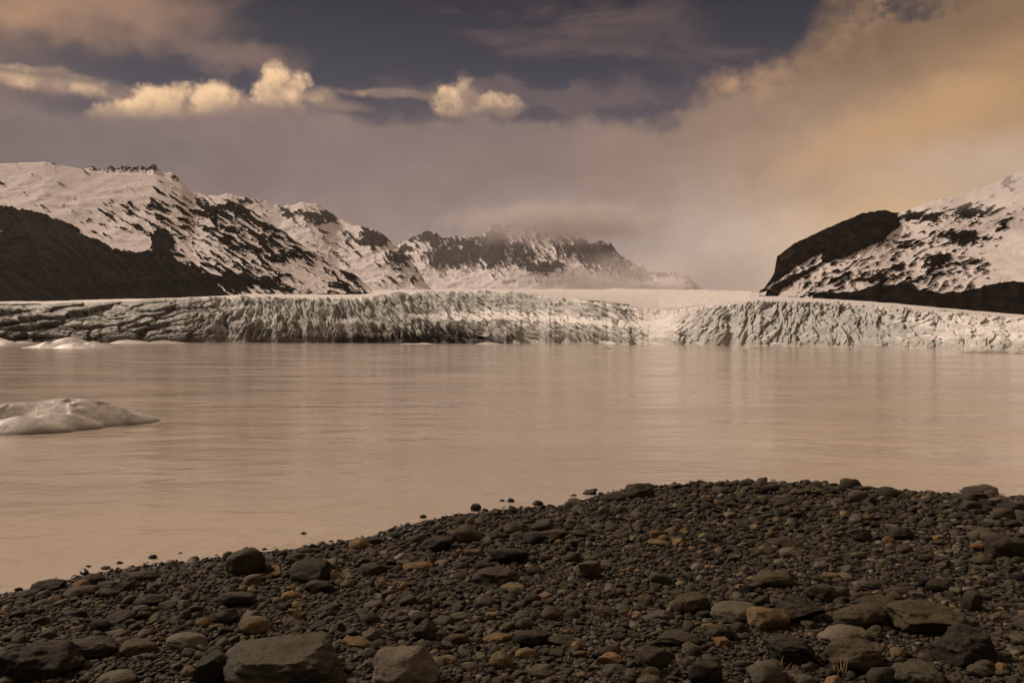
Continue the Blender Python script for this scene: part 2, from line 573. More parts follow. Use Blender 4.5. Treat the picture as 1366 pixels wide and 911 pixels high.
def rock_right(px, py):
    b = -0.08 + 0.10 * ss(1190, 1120, px) - 0.45 * gauss(px, py, 1350, 350, 40, 45) - 0.25 * gauss(px, py, 1300, 258, 60, 20)
    for cx, cy, rx, ry, a in [(1228, 290, 34, 7, .6), (1298, 283, 30, 9, .7), (1285, 318, 36, 8, .8), (1215, 325, 30, 8, .4), (1255, 347, 14, 8, .7), (1300, 353, 22, 9, .5), (1335, 300, 10, 8, .5), (1345, 247, 16, 8, .5), (1240, 360, 14, 14, .4), (1175, 372, 50, 9, .35), (1195, 358, 10, 8, .4)]:
        b = b + a * gauss(px, py, cx, cy, rx, ry)
    r = b + streak(px, py, R(-27), 24, 4, 41, 5) * 1.25 + fbm(px / 9, py / 7, 44, 4, 0.6) * 0.6 + 0.36
    r = ss(0.12, 0.94, r)
    d = wpoly(px, py, [(1034, 330), (1058, 312), (1107, 285), (1150, 270), (1178, 266), (1196, 284), (1200, 303), (1180, 318), (1150, 334), (1120, 346), (1097, 351), (1095, 337), (1072, 350), (1050, 366), (1033, 377), (1018, 386), (1010, 360)], 3, 51)
    d = np.maximum(d, wpoly(px, py, [(1019, 396), (1030, 382), (1075, 361), (1098, 351), (1088, 360), (1052, 381), (1035, 396)], 3, 52))
    d = np.maximum(d, wpoly(px, py, [(1080, 404), (1086, 392), (1130, 392), (1170, 384), (1215, 379), (1225, 390), (1260, 392), (1300, 385), (1350, 378), (1900, 366), (1900, 450), (1080, 450)], 5, 53))
    return np.maximum(r, d)


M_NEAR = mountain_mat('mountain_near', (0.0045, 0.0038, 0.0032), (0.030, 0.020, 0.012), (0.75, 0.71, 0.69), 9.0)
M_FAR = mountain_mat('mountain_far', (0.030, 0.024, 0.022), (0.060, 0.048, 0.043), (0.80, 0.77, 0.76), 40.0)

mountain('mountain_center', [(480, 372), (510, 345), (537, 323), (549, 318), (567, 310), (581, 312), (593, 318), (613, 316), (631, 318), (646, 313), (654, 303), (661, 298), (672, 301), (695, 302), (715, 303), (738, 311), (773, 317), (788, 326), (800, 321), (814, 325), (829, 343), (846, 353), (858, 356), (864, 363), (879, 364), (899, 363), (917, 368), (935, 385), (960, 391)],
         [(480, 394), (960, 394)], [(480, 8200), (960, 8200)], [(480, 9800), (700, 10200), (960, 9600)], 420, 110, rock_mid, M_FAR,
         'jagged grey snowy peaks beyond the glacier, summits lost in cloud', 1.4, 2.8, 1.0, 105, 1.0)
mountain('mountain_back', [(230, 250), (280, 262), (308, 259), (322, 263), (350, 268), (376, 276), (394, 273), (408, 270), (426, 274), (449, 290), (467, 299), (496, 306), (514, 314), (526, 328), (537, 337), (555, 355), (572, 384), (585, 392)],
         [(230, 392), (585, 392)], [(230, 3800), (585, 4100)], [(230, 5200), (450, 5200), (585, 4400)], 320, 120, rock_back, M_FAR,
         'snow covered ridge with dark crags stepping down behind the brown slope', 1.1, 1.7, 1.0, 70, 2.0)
mountain('mountain_left', [(-520, 190), (-200, 212), (0, 219), (59, 217), (109, 226), (130, 230), (165, 232), (210, 234), (242, 245), (263, 261), (296, 264), (322, 274), (352, 291), (381, 311), (408, 331), (447, 355), (476, 369), (497, 388)],
         [(-520, 408), (0, 407), (270, 403), (300, 398), (340, 393), (497, 391)], [(-520, 760), (270, 860), (497, 1250)], [(-520, 1500), (0, 1700), (260, 1750), (497, 1450)], 820, 180, rock_left, M_NEAR,
         'broad snowy mountainside with a black bare lower slope above dirty ice', 0.8, 1.6, 1.0, 32, 3.0, jagpts=[(-520, .2), (55, .2), (60, 1.0), (78, 1.0), (84, .15), (255, .3), (262, .8), (340, .9), (500, .8)], streakf=lambda px, py: streak(px, py, R(38), 40, 5, 91, 4) + .35 * gauss(px, py, 60, 312, 80, 22))
mountain('mountain_crest', [(80, 240), (100, 232), (118, 225), (124, 221), (131, 226), (140, 227), (148, 221), (155, 225), (166, 221), (178, 223), (190, 222), (198, 225), (206, 219), (211, 224), (217, 230), (230, 232), (240, 240), (252, 252), (266, 268)],
         [(80, 280), (266, 290)], [(80, 1900), (266, 1900)], [(80, 2350), (266, 2350)], 300, 60, lambda px, py: np.clip(.18 + .5 * ss(234, 224, py) * ss(118, 126, px) * ss(218, 210, px) + fbm(px / 5, py / 4, 81, 4, .6) * .9 + .6 * gauss(px, py, 235, 236, 7, 4), 0, 1), M_NEAR,
         'serrated rock crest sticking out of snow behind the broad mountainside', 0.5, 1.8, 1.0, 22, 6.0, smooth=3)
mountain('mountain_right', [(1012, 392), (1020, 384), (1032, 366), (1036, 343), (1058, 326), (1107, 303), (1150, 285), (1178, 281), (1194, 285), (1215, 280), (1237, 271), (1258, 265), (1289, 258), (1329, 243), (1366, 226), (1500, 170), (1900, 120)],
         [(1012, 394), (1040, 396), (1100, 401), (1200, 409), (1300, 420), (1366, 426), (1900, 440)], [(1012, 900), (1200, 820), (1900, 620)], [(1012, 1000), (1040, 1250), (1200, 1500), (1366, 1600), (1900, 1600)], 740, 170, rock_right, M_NEAR,
         'snow streaked mountain with a black cliff band, top hidden in golden cloud', 0.55, 0.9, 1.0, 30, 4.0)

# ------------------------------------------------------------------ glacier
FOOT = [(-600, 700), (0, 540), (200, 480), (400, 430), (600, 385), (750, 340), (900, 285), (1000, 248), (1150, 202), (1300, 163), (1366, 148), (1900, 100)]
TOPY = [(-600, 406), (0, 404), (60, 406), (150, 403), (270, 398), (330, 397), (400, 400), (480, 400), (540, 391), (680, 391), (740, 398), (800, 406), (850, 414), (880, 418), (905, 417), (960, 410), (1020, 404), (1100, 406), (1200, 413), (1300, 420), (1366, 424), (1900, 440)]
BACKY = [(-600, 404), (0, 402), (270, 396), (330, 391), (400, 388), (520, 386), (900, 386), (1000, 389), (1030, 394), (1100, 398), (1200, 405), (1300, 415), (1366, 420), (1900, 438)]
BACKD = [(-600, 1000), (0, 1000), (270, 1100), (340, 1500), (420, 3000), (560, 7000), (900, 8000), (980, 4500), (1030, 1150), (1200, 950), (1366, 850), (1900, 650)]


def glacier_mat():
    m, nt, b = new_mat('glacier_ice')
    p = pos(nt)
    dirt, snow, crack, deb_shade = (attr(nt, k) for k in ('dirt', 'snow', 'crack', 'debris_shade'))
    f1 = noise(nt, mapping(nt, p, (1, 1, 0.6)), 0.22, 6, 0.62)
    f2 = noise(nt, mapping(nt, p, (1, 1, 0.25), (4, 4, 4)), 0.9, 5, 0.65)
    geo = nt.nodes.new('ShaderNodeNewGeometry')
    sx = nt.nodes.new('ShaderNodeSeparateXYZ')
    nt.links.new(geo.outputs['Normal'], sx.inputs[0])
    up = E(nt, sx.outputs[2])
    ice = mixc(nt, f1.step(0.35, 0.65), (0.57, 0.575, 0.53), (0.40, 0.42, 0.395))
    ice = mixc(nt, (dirt + (f1 - 0.5) * 0.8 + (f2 - 0.5) * 0.4).step(0.15, 0.95), ice, (0.12, 0.115, 0.095))
    snw = (snow + (f1 - 0.5) * 0.9 + (up - 0.6) * 0.5).step(0.35, 0.75)
    ice = mixc(nt, snw, ice, (0.86, 0.84, 0.81))
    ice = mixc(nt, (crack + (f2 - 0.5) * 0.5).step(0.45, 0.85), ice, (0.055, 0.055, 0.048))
    ice = mixc(nt, (deb_shade + (f1 - 0.5) * 0.7 + (f2 - 0.5) * 0.3).step(0.4, 0.6), ice, (0.030, 0.026, 0.022))
    nt.links.new(ice.k, b.inputs['Base Color'])
    setin(nt, b.inputs['Roughness'], f1.step(0.3, 0.7, 0.4, 0.7))
    b.inputs['Specular IOR Level'].default_value = 0.35
    bump(nt, b, f2 + f1 * 1.5, 0.8, 1.0)
    return m


def glacier():
    nx, nf, nb = 1900, 130, 44
    px = np.linspace(-260, 1640, nx)[:, None]
    vf = np.linspace(0, 1, nf); vb = np.linspace(0, 1, nb + 1)[1:]
    v = np.concatenate([vf, 1 + vb])[None, :]
    d0 = interp(px, FOOT)
    d0 = np.convolve(np.pad(d0[:, 0], 60, mode='edge'), np.ones(121) / 121, 'valid')[:, None] * (1 + 0.022 * fbm(px / 40, 0 * px, 6, 4))
    ty = interp(px, TOPY)
    tyn = fbm(px / 14, 0 * px, 3, 4, .6) * 4 * ss(300, 500, px)
    hh = (HY - ty) / F                       # height per metre of distance
    Ht = CAMH + hh * d0
    slope = 1.9 + 0.5 * np.sin(px / 90) + 4.5 * gauss(px, 0, 865, 0, 38, 1) + 0.6 * gauss(px, 0, 1366, 0, 150, 1)
    dt = d0 + Ht * slope                    # crest of the front
    Ht = CAMH + hh * dt
    a = np.minimum(v, 1)
    # face profile: a steep foot, rounding off towards the crest
    prof = a ** (0.85)
    g1 = np.interp(a, [0, .12, .36, .50, .62, .9, 1.0], [0, .03, .14, .42, .52, .80, 1.0])
    bench = interp(px, [(-260, .0), (380, .1), (460, 1), (800, 1), (900, .2), (1700, .2)])
    D = d0 + (dt - d0) * (g1 * bench + (1 - bench) * (0.25 * a + 0.75 * a ** 1.8))
    Z = Ht * prof - 0.4 * (1 - a)
    s = np.maximum(v - 1, 0)
    bd = interp(px, BACKD); by = interp(px, BACKY)
    Db = dt * (bd / dt) ** s
    yb = ty + (by - ty) * s ** 0.7
    Zb = CAMH + (HY - yb) / F * Db
    D = np.where(s > 0, Db, D); Z = np.where(s > 0, Zb, Z)
    X = (px - 683) / F * D
    pxx = px + 0 * v
    # arc length along the front in metres and height in metres drive the crevasse pattern
    arc = np.cumsum(np.gradient(pxx[:, 0]) / F * d0[:, 0])[:, None]
    face = np.sqrt((dt - d0) ** 2 + Ht ** 2)
    h = a * face + s * 60
    zone_l = ss(330, 180, pxx)                 # rounded blocks
    zone_r = ss(850, 960, pxx)                 # seracs
    zone_m = 1 - np.maximum(zone_l, zone_r)
    wx = fbm(arc / 16, h / 16, 1, 3) * 9; wy = fbm(arc / 16, h / 16, 2, 3) * 7
    # left: big tilted blocks
    big = fbm(arc / 60, h / 30, 58, 2) * 26
    A1, B1 = (arc + wx + big) * .80 + (h + wy) * .60, (h + wy) * .80 - (arc + wx) * .42
    f1, f2, cid, ox, oy = worley(A1 / 21, B1 / 9, 5)
    eL = f2 - f1
    f1b, f2b, cidb, _, _ = worley((arc + wx * .6) / 7, (h + wy * .6) / 3.6, 9)
    def frac(q): return q - np.floor(q)
    dispL = (ss(0, 0.14, eL) - 0.8) * 3.6 + (cid - 0.5) * 6.0 + oy * (frac(cid * 37.7) - .8) * 8 + ox * (frac(cid * 91.3) - .5) * 9 + (ss(0, 0.15, f2b - f1b) - .7) * 1.0 + (cidb - .5) * .9
    crL = np.maximum(ss(0.11, 0.0, eL) * ss(0.25, 0.5, cid + fbm(arc / 9, h / 9, 5, 3) * 0.6 + .25), ss(0.05, 0, f2b - f1b) * .5)
    # middle: thin upright fins
    wm = fbm(arc / 22, h / 30, 12, 3) * 10
    tl = .55 * np.sin(arc / 55) + .25
    g1, g2, cg, gx, gy = worley((arc + wm + tl * h) / 4.4, (h + wy) / 19.0, 17)
    q1, q2, cq, qx, qy = worley((arc + wm * 1.3 + tl * h) / 2.2, (h + wy) / 9.0, 23)
    eM = g2 - g1
    dispM = (ss(0, 0.2, eM) - 0.7) * 2.4 + (cg - 0.5) * 3.4 + gx * (frac(cg * 71.7) - .5) * 6 + (ss(0, 0.4, q2 - q1) - .5) * 1.3 + (cq - .5) * 1.3 - gy * 1.0
    crM = ss(0.13, 0.0, eM) * ss(0.2, 0.55, cg + .2) * ss(-0.25, .2, fbm(arc / 40, h / 14, 15, 3))
    # right: leaning seracs
    wr = fbm(arc / 13, h / 18, 32, 3) * 7
    r1, r2, c_r, rx, ry = worley((arc + wr + 0.45 * h * np.sin(arc / 21)) / 2.9, (h + wr * .5) / 8.5, 41)
    u1, u2, cu, ux, uy = worley((arc + wr * .8 - .2 * h) / 1.35, (h + wr) / 2.5, 47)
    eR = r2 - r1
    dispR = (ss(0, 0.2, eR) - 0.7) * 2.0 + (c_r - 0.5) * 2.6 + rx * (frac(c_r * 53.7) - .5) * 4.5 - ry * 1.7 + (ss(0, .4, u2 - u1) - .5) * 0.75 + (cu - .5) * .9 - uy * .5
    lean = arc + wr + .5 * h * np.sin(arc / 17) + fbm(arc / 5, h / 9, 33, 3) * 2.2
    sp = ridged(lean / 4.0, h / 17, 34, 5, .58); sp2 = ridged(lean / 1.7, h / 5.5, 35, 4, .6)
    dispR = dispR * .55 + (sp - .45) * 3.6 + (sp2 - .45) * 1.5
    dispR = dispR * (.75 + .6 * ss(-.2, .3, fbm(arc / 24, h / 16, 57, 3)))
    dispR = dispR * interp(pxx, [(900, .55), (980, .9), (1180, 1), (1300, .6), (1400, .5)])
    crR = ss(0.16, 0.0, eR) * ss(0.3, 0.6, c_r + .15) * ss(-.3, .15, fbm(arc / 12, h / 9, 55, 3))
    lm = arc + wm * .8 + tl * h + fbm(arc / 9, h / 20, 36, 3) * 3
    spm = ridged(lm / 6.5, h / 34, 37, 4, .55); spm2 = ridged(lm / 2.8, h / 15, 38, 3, .55)
    dispM = dispM * .5 + (spm - .45) * 5.0 + (spm2 - .45) * 2.0
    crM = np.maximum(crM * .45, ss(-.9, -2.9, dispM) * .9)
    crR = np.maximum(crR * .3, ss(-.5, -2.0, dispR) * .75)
    dispL = (dispL + fbm(A1 / 7, B1 / 4, 39, 4, .5) * 0.9) * (1 - .75 * ss(.72, 1.0, a))
    disp = dispL * zone_l + dispM * zone_m + dispR * zone_r
    crack = crL * zone_l + crM * zone_m + crR * zone_r
    smooth_patch = gauss(pxx, 0, 872, 0, 34, 1)
    disp = disp * (1 - .5 * smooth_patch); crack = crack * (1 - .4 * smooth_patch)
    onface = ss(0.0, 0.10, a) * (1 - ss(0.0, 0.10, s))
    fall = np.where(s > 0, np.exp(-s * 9), 1.0)
    disp = disp * np.maximum(onface, 0.25 * fall)
    # push the face out and up; the undercut's shade is only in the colour
    nrm_y = -0.80; nrm_z = 0.45
    Y = D + nrm_y * disp
    Z = Z + nrm_z * disp * ss(0.02, 0.15, a)
    # plateau waves and crevasse lines
    pl = s > 0
    Z = Z - tyn / F * D * np.where(pl, np.exp(-s * 30), a ** 4)
    lat = X / D * 600
    wave = fbm(lat / 30, np.log(D) * 9, 61, 4, .55)
    Z = Z + np.where(pl, wave * np.minimum(s * 4, 1) * D * 0.0022, 0)
    crp = ss(0.34, 0.55, ridged(lat / 46 + wave, np.log(D) * 26, 66, 3)) * ss(0, .02, s) * ss(.35, .05, s) * ss(.0, .3, fbm(lat / 30, np.log(D) * 4, 68, 3) + .12)
    crack = np.maximum(crack * np.where(pl, np.exp(-s * 40), 1), crp * .8)
    dirt = interp(pxx, [(-260, .62), (150, .56), (300, .5), (360, .42), (460, .4), (560, .28), (700, .26), (850, .1), (940, .18), (1060, .22), (1200, .12), (1400, .05)])
    dirt = dirt + fbm(arc / 30, h / 6, 71, 4) * .5 + .35 * ss(.45, .0, a) * ss(900, 500, pxx) + (cid - .5) * .3 * zone_l + (cg - .5) * .25 * zone_m + (c_r - .5) * .3 * zone_r
    dirt = np.where(pl, dirt * np.exp(-s * 14) * .4, dirt)
    snow = interp(pxx, [(-260, .0), (300, .05), (420, .12), (560, .18), (700, .34), (850, .55), (900, .5), (960, .34), (1050, .34), (1200, .5), (1400, .6)]) + fbm(arc / 25, h / 8, 77, 4) * .35
    # a snow shoulder lies on the face between the moraine band and the fins
    snow = snow + .55 * gauss(pxx, a, 640, .46, 150, .10) + .4 * gauss(pxx, a, 720, .40, 90, .2) - .45 * gauss(pxx, a, 470, .62, 130, .25)
    snow = snow + fbm(arc / 9, h / 4, 78, 4, .6) * .35 - .25 * gauss(pxx, a, 1120, .6, 70, .35)
    snow = np.where(pl, np.maximum(1.0 - .9 * np.exp(-s * 55) * ss(900, 500, pxx), snow), snow)
    deb_shade = .62 * ss(.26, .0, a) * interp(pxx, [(-260, .7), (260, .7), (330, .3), (440, .7), (480, 1.3), (640, 1.3), (700, .5), (760, .2), (900, .15), (1400, .1)]) + .45 * gauss(pxx, a, 560, .22, 110, .08) - .4 * pl  # moraine band, plus the shade of the undercut cave line put into colour
    deb_shade = deb_shade + .35 * gauss(pxx, a, 30, .05, 40, .12)
    co = np.stack([X, Y, Z], -1).reshape(-1, 3)
    me = mesh_np('glacier', co, grid_quads(nx, v.shape[1])[:, ::-1], mat=glacier_mat(), attrs={'dirt': np.clip(dirt, 0, 1.2).ravel(), 'snow': np.clip(snow, 0, 1).ravel(), 'crack': np.clip(crack, 0, 1).ravel(), 'debris_shade': np.clip(deb_shade, 0, 1.3).ravel()})
    link('glacier', me, 'wide crevassed glacier tongue ending in dirty ice cliffs at the lake', kind='structure')


glacier()

# ------------------------------------------------------------------ shore and ground
def unproj(px, py, z=0.0):
    D = (CAMH - z) * F / (py - HY)
    return ((px - 683) / F * D, D)


SHORE_PX = [(-300, 868), (-120, 826), (0, 796), (60, 784), (110, 770), (200, 757), (300, 746), (380, 737), (440, 728), (500, 716), (560, 700), (600, 691), (680, 681), (760, 676), (785, 668), (810, 659), (860, 651), (920, 647), (980, 644), (1080, 647), (1160, 652), (1220, 657), (1280, 663), (1366, 667)]
SHORE = [(-60, -80), (-30, -30), (-14, -4), (-8.6, 2.6)] + [unproj(*p) for p in SHORE_PX] + [(9.5, 10.4), (14, 9.8), (24, 11), (60, 30), (160, 20), (160, -80)]


def shore_dist(x, y):
    """signed distance to the waterline, positive on land"""
    d = np.full(x.shape, 1e9)
    n = len(SHORE)
    for i in range(n - 3):
        ax, ay = SHORE[i]; bx, by = SHORE[i + 1]
        dx, dy = bx - ax, by - ay
        t = np.clip(((x - ax) * dx + (y - ay) * dy) / (dx * dx + dy * dy), 0, 1)
        d = np.minimum(d, np.hypot(x - ax - t * dx, y - ay - t * dy))
    return np.where(inpoly(x, y, SHORE), d, -d)


def ground_z(x, y):
    x = np.asarray(x, float); y = np.asarray(y, float)
    s = shore_dist(x, y)
    land = 0.010 + 0.115 * np.minimum(s, 1.0) + 0.045 * np.maximum(s - 1.0, 0) - 0.030 * np.maximum(s - 9, 0)
    land = land + np.clip(s, 0, 1) * (fbm(x / 1.3, y / 1.3, 3, 4, .5) * 0.06 + fbm(x / 4.5, y / 4.5, 8, 2) * .07)
    land = land + fbm(x / 0.5, y / .5, 5, 3) * 0.018
    bed = 0.010 + 0.12 * s + fbm(x / 0.5, y / .5, 5, 3) * 0.018
    return np.where(s > 0, land, np.maximum(bed, -0.9))


def axis(lo, hi, step, far):
    c = list(np.arange(lo, hi + 1e-6, step))
    a, st = lo, step
    left = []
    while a > -far:
        st *= 1.22; a -= st; left.append(a)
    a, st = hi, step
    rt = []
    while a < far:
        st *= 1.22; a += st; rt.append(a)
    return np.array(left[::-1] + c + rt)


def ground_mat():
    m, nt, b = new_mat('gravel')
    p = pos(nt)
    vor = nt.nodes.new('ShaderNodeTexVoronoi')
    vor.inputs['Scale'].default_value = 55
    nt.links.new(p.k, vor.inputs['Vector'])
    cellc = E(nt, vor.outputs['Color'])
    sp = nt.nodes.new('ShaderNodeSeparateColor')
    nt.links.new(cellc.k, sp.inputs[0])
    v = E(nt, sp.outputs[0])
    col = ramp(nt, v, [(0.0, (0.006, 0.005, 0.0035)), (0.5, (0.014, 0.0115, 0.008)), (0.8, (0.032, 0.026, 0.017)), (1.0, (0.055, 0.042, 0.024))], 'LINEAR')
    col = mixc(nt, noise(nt, p, 2.0, 5, 0.6).step(0.35, 0.65) * 0.6, col, (0.022, 0.018, 0.014))
    sx = nt.nodes.new('ShaderNodeSeparateXYZ'); nt.links.new(p.k, sx.inputs[0])
    wet = E(nt, sx.outputs[2]).step(0.07, 0.01)
    col = mixc(nt, wet * 0.6, col, (0.012, 0.010, 0.008))
    nt.links.new(col.k, b.inputs['Base Color'])
    setin(nt, b.inputs['Roughness'], wet.step(0, 1, 0.9, 0.4))
    dist = E(nt, vor.outputs['Distance'])
    bump(nt, b, (1.0 - dist) * 0.8 + noise(nt, p, 140, 3, .6) * .3, 0.9, 0.012)
    return m


def ground():
    xs, ys = axis(-13, 14, 0.075, 7500), axis(-1, 16, 0.075, 10500)
    X, Y = np.meshgrid(xs, ys, indexing='ij')
    Z = ground_z(X, Y)
    me = mesh_np('ground', np.stack([X, Y, Z], -1), grid_quads(len(xs), len(ys)), mat=ground_mat())
    link('ground', me, 'dark gravel of the lake shore under the stones', kind='structure')


ground()


def water_mat():
    m, nt, b = new_mat('silty_water')
    p = pos(nt)
    b.inputs['Base Color'].default_value = (0.33, 0.265, 0.215, 1)
    cl = noise(nt, mapping(nt, p, (0.05, 0.12, 1)), 1.0, 3, .5)
    col = mixc(nt, cl.step(.35, .65), (0.50, 0.42, 0.33), (0.42, 0.357, 0.287))
    nt.links.new(col.k, b.inputs['Base Color'])
    b.inputs['IOR'].default_value = 1.33
    b.inputs['Roughness'].default_value = 0.21
    sx = nt.nodes.new('ShaderNodeSeparateXYZ'); nt.links.new(p.k, sx.inputs[0])
    yy = E(nt, sx.outputs[1])
    # long swell lines, wind ripples and fine chop, each with its own patches of calm
    swell = noise(nt, mapping(nt, p, (0.35, 0.9, 1), (0, 0, 0), (0, 0, R(6))), 1.0, 2, .5)
    rip = noise(nt, mapping(nt, p, (2.0, 2.8, 1), (5, 2, 0), (0, 0, R(-8))), 1.0, 4, .55, .4)
    chop = noise(nt, mapping(nt, p, (6, 8, 1), (1, 8, 0), (0, 0, R(4))), 1.0, 3, .6, .3)
    far = noise(nt, mapping(nt, p, (0.22, 0.32, 1), (3, 1, 0)), 1.0, 5, .6)
    calm = noise(nt, mapping(nt, p, (0.10, 0.22, 1), (2, 2, 0)), 1.0, 3, .55).step(.38, .62, .25, 1.0)
    hgt = swell * 0.55 + rip * 0.22 * calm + chop * 0.05 * calm + far * 1.2
    setin(nt, b.inputs['Roughness'], calm.step(.25, 1.0, .08, .17))
    bump(nt, b, hgt, 0.6, 0.17)
    return m


def lake():
    xs, ys = np.linspace(-900, 700, 24), np.concatenate([[-60, -20, 0, 5, 10, 20, 40, 80, 160, 320], np.linspace(480, 1000, 5)])
    X, Y = np.meshgrid(xs, ys, indexing='ij')
    me = mesh_np('lake_water', np.stack([X, Y, 0 * X], -1), grid_quads(len(xs), len(ys)), mat=water_mat())
    link('lake_water', me, 'calm milky brown lake reflecting the evening cloud', kind='structure')


lake()

# ------------------------------------------------------------------ icebergs
def ice_mat(name, dirty):
    m, nt, b = new_mat(name)
    p = pos(nt)
    s = 2.2 if dirty > .3 else .35
    f1 = noise(nt, mapping(nt, p, (1, 1, 1.5)), s, 6, .62)
    f2 = noise(nt, mapping(nt, p, (1, 1, .6), (3, 3, 3)), s * 9, 5, .7)
    sx = nt.nodes.new('ShaderNodeSeparateXYZ'); nt.links.new(p.k, sx.inputs[0])
    col = mixc(nt, f1.step(.3, .7), (0.60, 0.57, 0.52) if dirty > .3 else (.72, .70, .67), (0.38, 0.37, 0.33) if dirty > .3 else (.55, .54, .51))
    col = mixc(nt, (f1 * .6 + f2 * .5).step(.52, .72) * dirty, col, (0.17, 0.14, 0.11))
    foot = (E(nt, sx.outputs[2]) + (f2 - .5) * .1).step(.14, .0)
    col = mixc(nt, foot * .75 * min(1, dirty * 2), col, (0.05, 0.045, 0.038))  # shade along the berg's waterline painted into the ice colour
    nt.links.new(col.k, b.inputs['Base Color'])
    b.inputs['Roughness'].default_value = .45
    b.inputs['Subsurface Weight'].default_value = 0.0
    bump(nt, b, f2 * .6 + f1 * 1.2, .6, .03 if dirty > .3 else .2)
    return m


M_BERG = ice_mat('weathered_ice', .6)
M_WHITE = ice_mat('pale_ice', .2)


def berg(lobes, x0, x1, y0, y1, nx, ny, mat, label, rough, groove, seed, sharp=5.0, facet=1.0):
    X, Y = np.meshgrid(np.linspace(x0, x1, nx), np.linspace(y0, y1, ny), indexing='ij')
    sc = (x1 - x0)
    wx = fbm(X / sc * 5, Y / sc * 9, seed, 4) * sc * .02
    wy = fbm(X / sc * 5, Y / sc * 9, seed + 4, 4) * sc * .012
    acc = np.zeros(X.shape)
    for cx, cy, rx, ry, ang, h in lobes:
        c, s = math.cos(ang), math.sin(ang)
        u = ((X + wx - cx) * c + (Y + wy - cy) * s) / rx
        v = (-(X + wx - cx) * s + (Y + wy - cy) * c) / ry
        r = np.sqrt(u * u + v * v)
        bz = h * np.clip(1 - r ** 1.7, -.6, 1) * 1.0
        acc += np.exp(sharp * bz / max(l[5] for l in lobes))
    hm = max(l[5] for l in lobes)
    Z = np.log(acc) / sharp * hm
    Z -= math.log(len(lobes)) / sharp * hm * .8
    top = np.clip(Z / hm, 0, 1)
    g = ridged(X / sc * 4 + wx * 2, Y / sc * 14, seed + 2, 3)
    Z = Z + (fbm(X / sc * 9, Y / sc * 14, seed + 7, 5, .55) * rough - ss(.72, .95, g) * groove * top) * hm
    _, _, cf, ox, oy = worley((X + wx * 2) / sc * 13, (Y + wy * 2) / sc * 13, int(seed))
    Z = Z + ((cf - .5) * .10 + ox * (cf * 7 % 1 - .5) * .30) * facet * hm * ss(.05, .5, top)
    Z = np.maximum(Z, -0.35 * hm)
    me = mesh_np('iceberg', np.stack([X, Y, Z], -1), grid_quads(nx, ny), mat=mat)
    return link('iceberg', me, label, 'iceberg')


def L(px, py, rx, ry, ang, h, dz=0.0):
    x, y = unproj(px, py)
    return (x, y + dz, rx, ry, ang, h)


berg([L(92, 566, 2.2, 1.2, R(14), .80), L(160, 562, 1.15, .52, R(12), .42), L(20, 570, 1.5, .62, R(22), .70, .15), L(26, 577, 1.3, .6, R(10), .50), L(72, 572.5, 1.3, .6, R(16), .52), L(-70, 574, 1.7, 1.1, R(10), .85)],
     -19, -7.5, 15.5, 25.5, 300, 220, M_BERG, 'large grimy iceberg with rounded folds floating near the stony shore', .07, .16, 3.0, 11.0, .35)
berg([L(94, 463.6, 8.5, 6, 0, 3.0), L(66, 464, 8, 3.6, R(5), 2.0), L(122, 464, 6, 4, 0, 2.0), L(100, 464.6, 7, 3, R(-10), 1.8)],
     -135, -75, 170, 215, 160, 90, M_WHITE, 'pale pointed iceberg floating before the dark ice cliff', .26, .3, 8.0, 7.0)
berg([L(-6, 460, 8, 6, 0, 3.0), L(8, 460.5, 6, 4, 0, 2.2)], -220, -165, 250, 310, 90, 60, M_WHITE, 'small whitish iceberg cut by the frame beside the dark cliff', .1, .1, 12.0)
berg([L(32, 458.6, 6, 4, 0, 1.4)], -235, -190, 330, 380, 70, 40, M_BERG, 'low dark iceberg between the two whitish ones', .1, .1, 13.0)
berg([L(168, 458.4, 8, 5, 0, 2.0), L(185, 458.4, 7, 5, 0, 1.6)], -205, -155, 330, 400, 100, 50, M_WHITE, 'thin pale ice floe close under the dirty cliff', .1, .1, 14.0)
berg([L(218, 458.3, 9, 5, 0, 1.7), L(236, 458.4, 6, 4, 0, 1.0)], -185, -130, 340, 400, 100, 50, M_BERG, 'thin dark ice floe beside the thin pale one', .1, .1, 15.0)
berg([L(805, 465.2, 2.0, 1.5, 0, .55), L(803, 465.2, .8, 1, 0, .7)], 15, 26, 172, 186, 50, 40, M_BERG, 'tiny blackish ice lump alone on open water', .1, .1, 16.0)
berg([L(652, 459.4, 5.5, 4, 0, .9)], -20, 4, 300, 330, 60, 40, M_WHITE, 'small white floe under the snowy middle of the ice cliff', .1, .1, 17.0)
berg([L(565, 459.2, 5, 4, 0, .7), L(545, 459.2, 4, 3, 0, .5)], -60, -22, 305, 345, 60, 40, M_WHITE, 'small pale floe in front of the black cave line', .1, .1, 18.0)
berg([L(1000, 464.8, 2.4, 1.6, 0, .7), L(985, 464.8, 1.8, 1.2, 0, .5)], 46, 66, 172, 192, 60, 40, M_WHITE, 'small white floe at the foot of the tall seracs', .1, .1, 19.0)
berg([L(1298, 470.8, 2.2, 1.3, 0, .62), L(1316, 471.2, 2.4, 1.2, 0, .75), L(1333, 471.3, 1.6, 1.0, 0, .55)], 66, 88, 112, 132, 120, 60, M_BERG, 'long dark edged ice floe beside the smooth snowy end of the cliff', .12, .2, 20.0)
berg([L(1362, 471.8, 1.6, 1.2, 0, .6), L(1385, 472.0, 2.2, 1.3, 0, .7)], 70, 90, 110, 128, 80, 50, M_BERG, 'dark edged ice floe cut by the frame next to the long one', .12, .2, 21.0)

